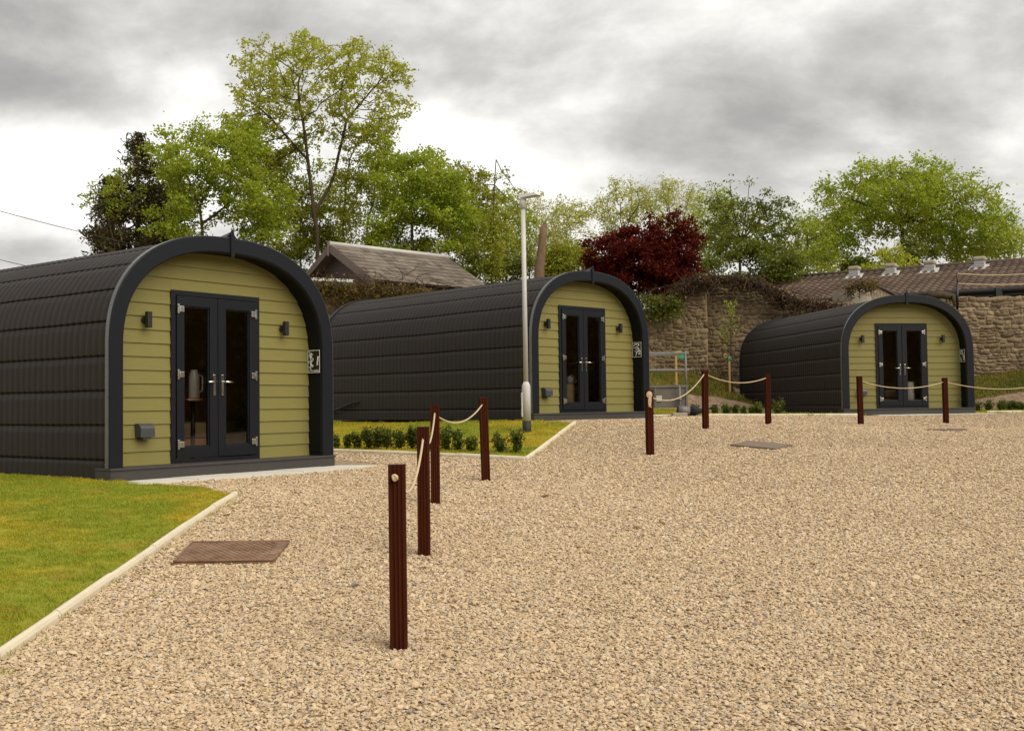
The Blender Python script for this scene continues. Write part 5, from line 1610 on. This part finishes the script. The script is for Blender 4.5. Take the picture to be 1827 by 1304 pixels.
# ------------------------------------------------------------------ scattered stones and grass (countless: instanced on points)
def scatter(name, pts, rot, scl, idx, coll, label, mat=None):
    me = bpy.data.meshes.new(name)
    me.vertices.add(len(pts)); me.vertices.foreach_set('co', np.asarray(pts, np.float32).ravel())
    for nm, typ, arr in (('rot', 'FLOAT_VECTOR', rot), ('scl', 'FLOAT_VECTOR', scl), ('pick', 'INT', idx)):
        at_ = me.attributes.new(nm, typ, 'POINT')
        at_.data.foreach_set('vector' if typ == 'FLOAT_VECTOR' else 'value', np.asarray(arr, np.float32 if typ != 'INT' else np.int32).ravel())
    o = link(name, me)
    ng = bpy.data.node_groups.new(name+'_nodes', 'GeometryNodeTree')
    ng.interface.new_socket('Geometry', in_out='INPUT', socket_type='NodeSocketGeometry')
    ng.interface.new_socket('Geometry', in_out='OUTPUT', socket_type='NodeSocketGeometry')
    gi, go = ng.nodes.new('NodeGroupInput'), ng.nodes.new('NodeGroupOutput')
    ip = ng.nodes.new('GeometryNodeInstanceOnPoints'); ci = ng.nodes.new('GeometryNodeCollectionInfo')
    ci.inputs['Collection'].default_value = coll; ci.inputs['Separate Children'].default_value = True; ci.inputs['Reset Children'].default_value = True
    def attr(nm, typ):
        nd = ng.nodes.new('GeometryNodeInputNamedAttribute'); nd.data_type = typ; nd.inputs['Name'].default_value = nm; return nd.outputs['Attribute']
    L_ = ng.links.new
    L_(gi.outputs[0], ip.inputs['Points']); L_(ci.outputs[0], ip.inputs['Instance'])
    ip.inputs['Pick Instance'].default_value = True
    L_(attr('pick', 'INT'), ip.inputs['Instance Index'])
    e2r = ng.nodes.new('FunctionNodeEulerToRotation'); L_(attr('rot', 'FLOAT_VECTOR'), e2r.inputs[0]); L_(e2r.outputs[0], ip.inputs['Rotation'])
    L_(attr('scl', 'FLOAT_VECTOR'), ip.inputs['Scale'])
    L_(ip.outputs[0], go.inputs[0])
    md = o.modifiers.new('scatter', 'NODES'); md.node_group = ng
    return tag(o, label, kind='stuff')

def source_coll(name, objs):
    c = bpy.data.collections.new(name)
    for o in objs: c.objects.link(o)
    return c

# stones
srcs = []
for k in range(9):
    bm = bmesh.new(); bmesh.ops.create_icosphere(bm, subdivisions=2 if k < 5 else 1, radius=.5)
    rk = np.random.default_rng(100+k)
    cuts = [(Vector(rk.normal(size=3)).normalized(), rk.uniform(.24, .40)) for _ in range(9)]
    for v in bm.verts:
        for n_, d_ in cuts:                      # chipped facets
            e = v.co.dot(n_)-d_
            if e > 0: v.co -= n_*e
    me = bpy.data.meshes.new('pebble'); bm.to_mesh(me); bm.free(); me.materials.append(M['stone'])
    srcs.append(bpy.data.objects.new('pebble_%02d' % k, me))
pebbles = source_coll('pebble_sources', srcs)

def scatter_area(poly_world, density, r):
    """random points inside a convex/concave polygon"""
    p = np.array(poly_world); lo, hi = p.min(0), p.max(0)
    n = int(density*(hi[0]-lo[0])*(hi[1]-lo[1]))
    x = r.uniform(lo[0], hi[0], n); y = r.uniform(lo[1], hi[1], n)
    k = in_poly(x, y, poly_world)
    return x[k], y[k]

r = np.random.default_rng(77)
X, Yy, SZ = [], [], []
for (y0, y1, dens, sz) in ((4.0, 6.5, 5800, .0225), (6.5, 9, 4300, .0245), (9, 12, 2800, .0265), (12, 16, 1600, .029), (16, 21, 800, .031), (21, 25.3, 450, .034)):
    wx = .53*y1+3.0
    x = r.uniform(-wx, wx, int(dens*2*wx*(y1-y0))); y = r.uniform(y0, y1, len(x))
    k = (np.abs(x) < .505*y+.25) | ((np.abs(x) < .505*y+2.9) & (r.uniform(size=len(x)) < .8))
    X.append(x[k]); Yy.append(y[k]); SZ.append(np.full(k.sum(), sz))
X, Yy, SZ = map(np.concatenate, (X, Yy, SZ))
keep = np.ones(len(X), bool)
def outset(poly, d):
    p = np.array(poly); c = p.mean(0); v = p-c; return (c+v*(1+d/np.linalg.norm(v, axis=1))[:, None]).tolist()
def near_seg(x, y, a, b_, d):
    a, b_ = np.array(a), np.array(b_); ab = b_-a; t = np.clip(((x-a[0])*ab[0]+(y-a[1])*ab[1])/(ab@ab), 0, 1)
    return np.hypot(x-a[0]-ab[0]*t, y-a[1]-ab[1]*t) < d
for poly in (lawn1, lawn2_parts[0], lawn3_parts[0]): keep &= ~in_poly(X, Yy, poly)
for i, (a0, a1, d0) in enumerate(((-1.74, 2.24, -.56), (-1.62, 2.35, -.36), (-1.0, 2.05, -.40))):
    keep &= ~in_poly(X, Yy, [P2(podpt(i, a0-.01, d0-.012)), P2(podpt(i, a1+.01, d0-.012)), P2(podpt(i, a1+.01, 8)), P2(podpt(i, a0-.01, 8))])
for cvr in ([(-2.46, 7.80), (-1.77, 7.92), (-1.80, 8.62), (-2.53, 8.48)], [(3.30, 16.36), (3.86, 15.82), (4.25, 16.35), (3.70, 16.88)]):
    keep &= ~(in_poly(X, Yy, cvr) & (r.uniform(size=len(X)) > .028))
for a, c in ((K1z, K1b), (K2z, K2a), (K2a, K2b), (K2b, K2c), (K3a, (8.3, 25.58))): keep &= ~near_seg(X, Yy, a, c, .036)
for (p, h, l, y_) in post_tops: keep &= (np.abs(X-p.x) > .05) | (np.abs(Yy-p.y) > .05)
keep &= np.hypot(X-7.98, Yy-19.85) > .36
X, Yy, SZ = X[keep], Yy[keep], SZ[keep]
n = len(X)
S_ = .94*SZ*np.clip(r.lognormal(0, .27, n), .5, 1.9)
big = r.uniform(size=n) < .0016; S_[big] *= r.uniform(1.6, 2.3, big.sum())
scl = np.stack([S_*r.uniform(.85, 1.35, n), S_*r.uniform(.65, 1.05, n), S_*r.uniform(.32, .65, n)], -1)
Zz = gz(X, Yy)+S_*r.uniform(.0, .30, n)
tl = np.where(Yy > 9, .2, .30)
rot = np.stack([r.normal(0, 1, n)*tl, r.normal(0, 1, n)*tl, r.uniform(0, 6.283, n)], -1)
scatter('gravel_stones', np.stack([X, Yy, Zz], -1), rot, scl, r.integers(0, 9, n), pebbles, 'loose buff gravel stones covering the yard')
print('stones', n)

# grass tufts
def tuft(seed, nb, rad, h, wd):
    rk = np.random.default_rng(seed)
    a = rk.uniform(0, 6.283, nb); q = rad*np.sqrt(rk.uniform(0, 1, nb)); bx, by = q*np.cos(a), q*np.sin(a)
    an = rk.uniform(0, 6.283, nb); ln = h*rk.uniform(.5, 1.2, nb); tilt = rk.uniform(.2, 1.0, nb)
    dx, dy = np.cos(an), np.sin(an)
    wx, wy = -dy*wd, dx*wd
    mx, my, mz = bx+dx*ln*tilt*.35, by+dy*ln*tilt*.35, ln*.65
    tx_, ty_, tz_ = bx+dx*ln*tilt, by+dy*ln*tilt, ln*(1-.25*tilt)
    Vv = np.stack([np.stack([bx-wx, by-wy, 0*bx], -1), np.stack([bx+wx, by+wy, 0*bx], -1), np.stack([mx+wx*.8, my+wy*.8, mz], -1), np.stack([mx-wx*.8, my-wy*.8, mz], -1), np.stack([tx_, ty_, tz_], -1)], 1).reshape(-1, 3)
    b5 = np.arange(nb)*5
    return np_mesh('tuft', Vv, [np.stack([b5, b5+1, b5+2, b5+3], -1), np.stack([b5+3, b5+2, b5+4], -1)])
tsrc = []
for k in range(5):
    me = tuft(200+k, 46, .075, .020, .0018); me.materials.append(M['blade']); tsrc.append(bpy.data.objects.new('tuft_%02d' % k, me))
tufts = source_coll('tuft_sources', tsrc)
rsrc = []
for k in range(4):
    me = tuft(220+k, 46, .075, .030, .002); me.materials.append(M['bank_blade']); rsrc.append(bpy.data.objects.new('rough_tuft_%02d' % k, me))
rough_tufts = source_coll('rough_tuft_sources', rsrc)
def grass(label, parts, bands, seed, hs=1.0, coll=None):
    rk = np.random.default_rng(seed); XX, YY, SC = [], [], []
    for poly, dens, sc in [(p, d, s) for p in parts for (d, s) in bands]:
        x, y = scatter_area(poly, dens, rk); XX.append(x); YY.append(y); SC.append(np.full(len(x), sc))
    x, y, sc = map(np.concatenate, (XX, YY, SC))
    vis = (np.abs(x) < .52*y+2.0) & (y > 3)
    x, y, sc = x[vis], y[vis], sc[vis]
    for i in range(3):
        k = ~in_poly(x, y, [P2(podpt(i, -1.72, -.0)), P2(podpt(i, 1.72, 0)), P2(podpt(i, 1.72, 7)), P2(podpt(i, -1.72, 7))]); x, y, sc = x[k], y[k], sc[k]
    n = len(x); s = sc*rk.uniform(.7, 1.3, n)
    hz = s*hs*np.clip(rk.lognormal(0, .25, n), .5, 2.2)
    scatter('grass', np.stack([x, y, gz(x, y)+.008], -1), np.stack([rk.normal(0, .1, n), rk.normal(0, .1, n), rk.uniform(0, 6.28, n)], -1), np.stack([s, s, hz], -1), rk.integers(0, 4, n), coll or tufts, label)
    print('tufts', n)
grass('short mown yellow-green grass on the lawn beside the nearest pod', lawn1_parts, [(330, 1.0)], 1)
grass('short mown grass on the lawn between nearest and middle pods', lawn2_parts, [(110, 1.6)], 2, .75)
grass('grass strip around the shrubs left and right of the farthest pod', lawn3_parts+[lawn4], [(70, 2.0)], 3, .9)
grass('stray grass sprouting from the gravel along the kerb of the near lawn', [[(K1z[0]+.04, K1z[1]), (K1b[0]+.04, K1b[1]), (K1b[0]+.16, K1b[1]), (K1z[0]+.16, K1z[1])]], [(26, .75)], 6, .8)
grass('rough grass on the bank below the stone wall', bank_turf, [(42, 2.6)], 4, 1.3, rough_tufts)

# hedge added out of view to give the door glass something dark to mirror
V, Fh = [], []
r = np.random.default_rng(8)
P = np.concatenate([np.c_[r.uniform(23.5, 26, 110000), r.uniform(-30, 32, 110000), r.uniform(-2.2, 5.2, 110000)+.4*r.normal(size=110000)], np.c_[r.uniform(-25, 26, 70000), r.uniform(-24, -21, 70000), r.uniform(-2.6, 4.6, 70000)+.4*r.normal(size=70000)]])
LV, LF = leaf_quads(P, .26, .7, .1, r=r)
cb = MB(); cb.box((24.6, -31, -3), (25.4, 31.5, 5.0)); cb.box((-26, -22.9, -3), (24.6, -22.2, 4.6))
LV = np.concatenate([LV, np.array(cb.v)]); LF2 = np.array(cb.f)+4*len(LF)
hd = link('hedge', np_mesh('hedge', LV, np.concatenate([LF, LF2])), M['leaf_dark']); tag(hd, 'tall dark hedge added outside the view to darken the door glass reflections', 'hedge')

# ------------------------------------------------------------------ sky, sun, camera
SUN_EL, SUN_AZ = R(42), R(132)          # azimuth measured clockwise from +Y: high on the right, slightly behind the camera
world = bpy.data.worlds.new('World'); scene.world = world; world.use_nodes = True
wt = NT(world.node_tree); wt.nt.nodes.clear()
out = wt.n('ShaderNodeOutputWorld')
sky = wt.n('ShaderNodeTexSky', sky_type='NISHITA', sun_disc=False, sun_elevation=SUN_EL, sun_rotation=SUN_AZ)
bg1 = wt.n('ShaderNodeBackground', {'Strength': .10}); wt.link(sky.outputs[0], bg1.inputs['Color'])
gen = wt.n('ShaderNodeTexCoord').outputs['Generated']
sep = wt.n('ShaderNodeSeparateXYZ', {'Vector': gen})
zc = wt.math('ADD', wt.math('MAXIMUM', sep.outputs[2], 0.0), .42)
cx, cy = wt.math('DIVIDE', sep.outputs[0], zc), wt.math('DIVIDE', sep.outputs[1], zc)
cv = wt.n('ShaderNodeCombineXYZ', {'X': cx, 'Y': cy, 'Z': 0.0}).outputs[0]
n1 = wt.noise(wt.mapping(cv, (1.0, 1.15, 1), (3.1, 1.7, 0)), 2.1, 8, .55, dist=.35)
n2 = wt.noise(wt.mapping(cv, (1.0, 1.15, 1), (7.3, 4.2, 2)), 6.5, 7, .6, dist=.2)
val = wt.math('ADD', wt.math('MULTIPLY', wt.math('SUBTRACT', n1, .5), 1.15), wt.math('MULTIPLY', wt.math('SUBTRACT', n2, .5), .55))
def cloud_lobe(u, v, su, sv, amp):
    """broad lobe of cloud brightness around the direction of photo point (u, v): su, sv widths in radians (azimuth, elevation)"""
    d = at(u, v, 1.0).normalized(); az, el = math.atan2(d.x, d.y), math.asin(d.z)
    a = wt.math('ARCTAN2', sep.outputs[0], sep.outputs[1]); e = wt.math('ARCSINE', sep.outputs[2])
    q = wt.math('ADD', wt.math('POWER', wt.math('DIVIDE', wt.math('SUBTRACT', a, az), su), 2.0), wt.math('POWER', wt.math('DIVIDE', wt.math('SUBTRACT', e, el), sv), 2.0))
    return wt.math('MULTIPLY', wt.math('EXPONENT', wt.math('MULTIPLY', q, -1.0)), amp)
for args in ((60, 310, .12, .06, .30), (330, 150, .10, .035, .16), (860, 235, .15, .055, .27), (700, 20, .10, .03, .12), (640, 330, .30, .05, .10),
             (170, 175, .15, .022, -.26), (230, 60, .16, .04, -.24), (60, 140, .10, .03, -.12), (1330, 215, .16, .045, -.26), (1250, 80, .22, .06, -.12), (1480, 140, .14, .06, -.10), (1790, 300, .10, .06, .05), (560, 10, .10, .03, -.10), (90, 445, .10, .012, -.16), (1000, 300, .10, .03, .1)):
    val = wt.math('ADD', val, cloud_lobe(*args))
cc = wt.ramp(wt.math('ADD', wt.math('MULTIPLY', val, 1.0), .5), [(0.0, (.24, .231, .216)), (.25, (.35, .337, .315)), (.43, (.51, .492, .46)), (.58, (.70, .68, .64)), (.75, (.93, .91, .865)), (1.0, (1.1, 1.08, 1.03))])
bg2 = wt.n('ShaderNodeBackground', {'Strength': 1.0}); wt.link(cc, bg2.inputs['Color'])
mx = wt.n('ShaderNodeMixShader', {0: .93}); wt.link(bg1.outputs[0], mx.inputs[1]); wt.link(bg2.outputs[0], mx.inputs[2]); wt.link(mx.outputs[0], out.inputs['Surface'])

sl = bpy.data.lights.new('sun', 'SUN'); sl.energy = 2.4; sl.angle = R(60); sl.color = (1.0, .91, .75)
so = bpy.data.objects.new('sun', sl); COL.objects.link(so)
sd = Vector((math.sin(SUN_AZ)*math.cos(SUN_EL), math.cos(SUN_AZ)*math.cos(SUN_EL), math.sin(SUN_EL)))
so.rotation_euler = sd.to_track_quat('Z', 'Y').to_euler(); so.location = sd*60

cam = bpy.data.cameras.new('camera'); co = bpy.data.objects.new('camera', cam); COL.objects.link(co); scene.camera = co
cam.sensor_width = 36; cam.lens = 36*F/1827; cam.clip_start = .05; cam.clip_end = 2000
co.matrix_world = (Matrix.Rotation(PI/2+PITCH, 4, 'X') @ Matrix.Rotation(-ROLL, 4, 'Z'))
scene.view_settings.view_transform = 'Standard'; scene.view_settings.look = 'None'
scene.view_settings.exposure = 0.43; scene.view_settings.gamma = 1.0
scene.render.engine = 'CYCLES'
scene.cycles.max_bounces = 6; scene.cycles.diffuse_bounces = 3; scene.cycles.transparent_max_bounces = 12
scene.cycles.use_denoising = True
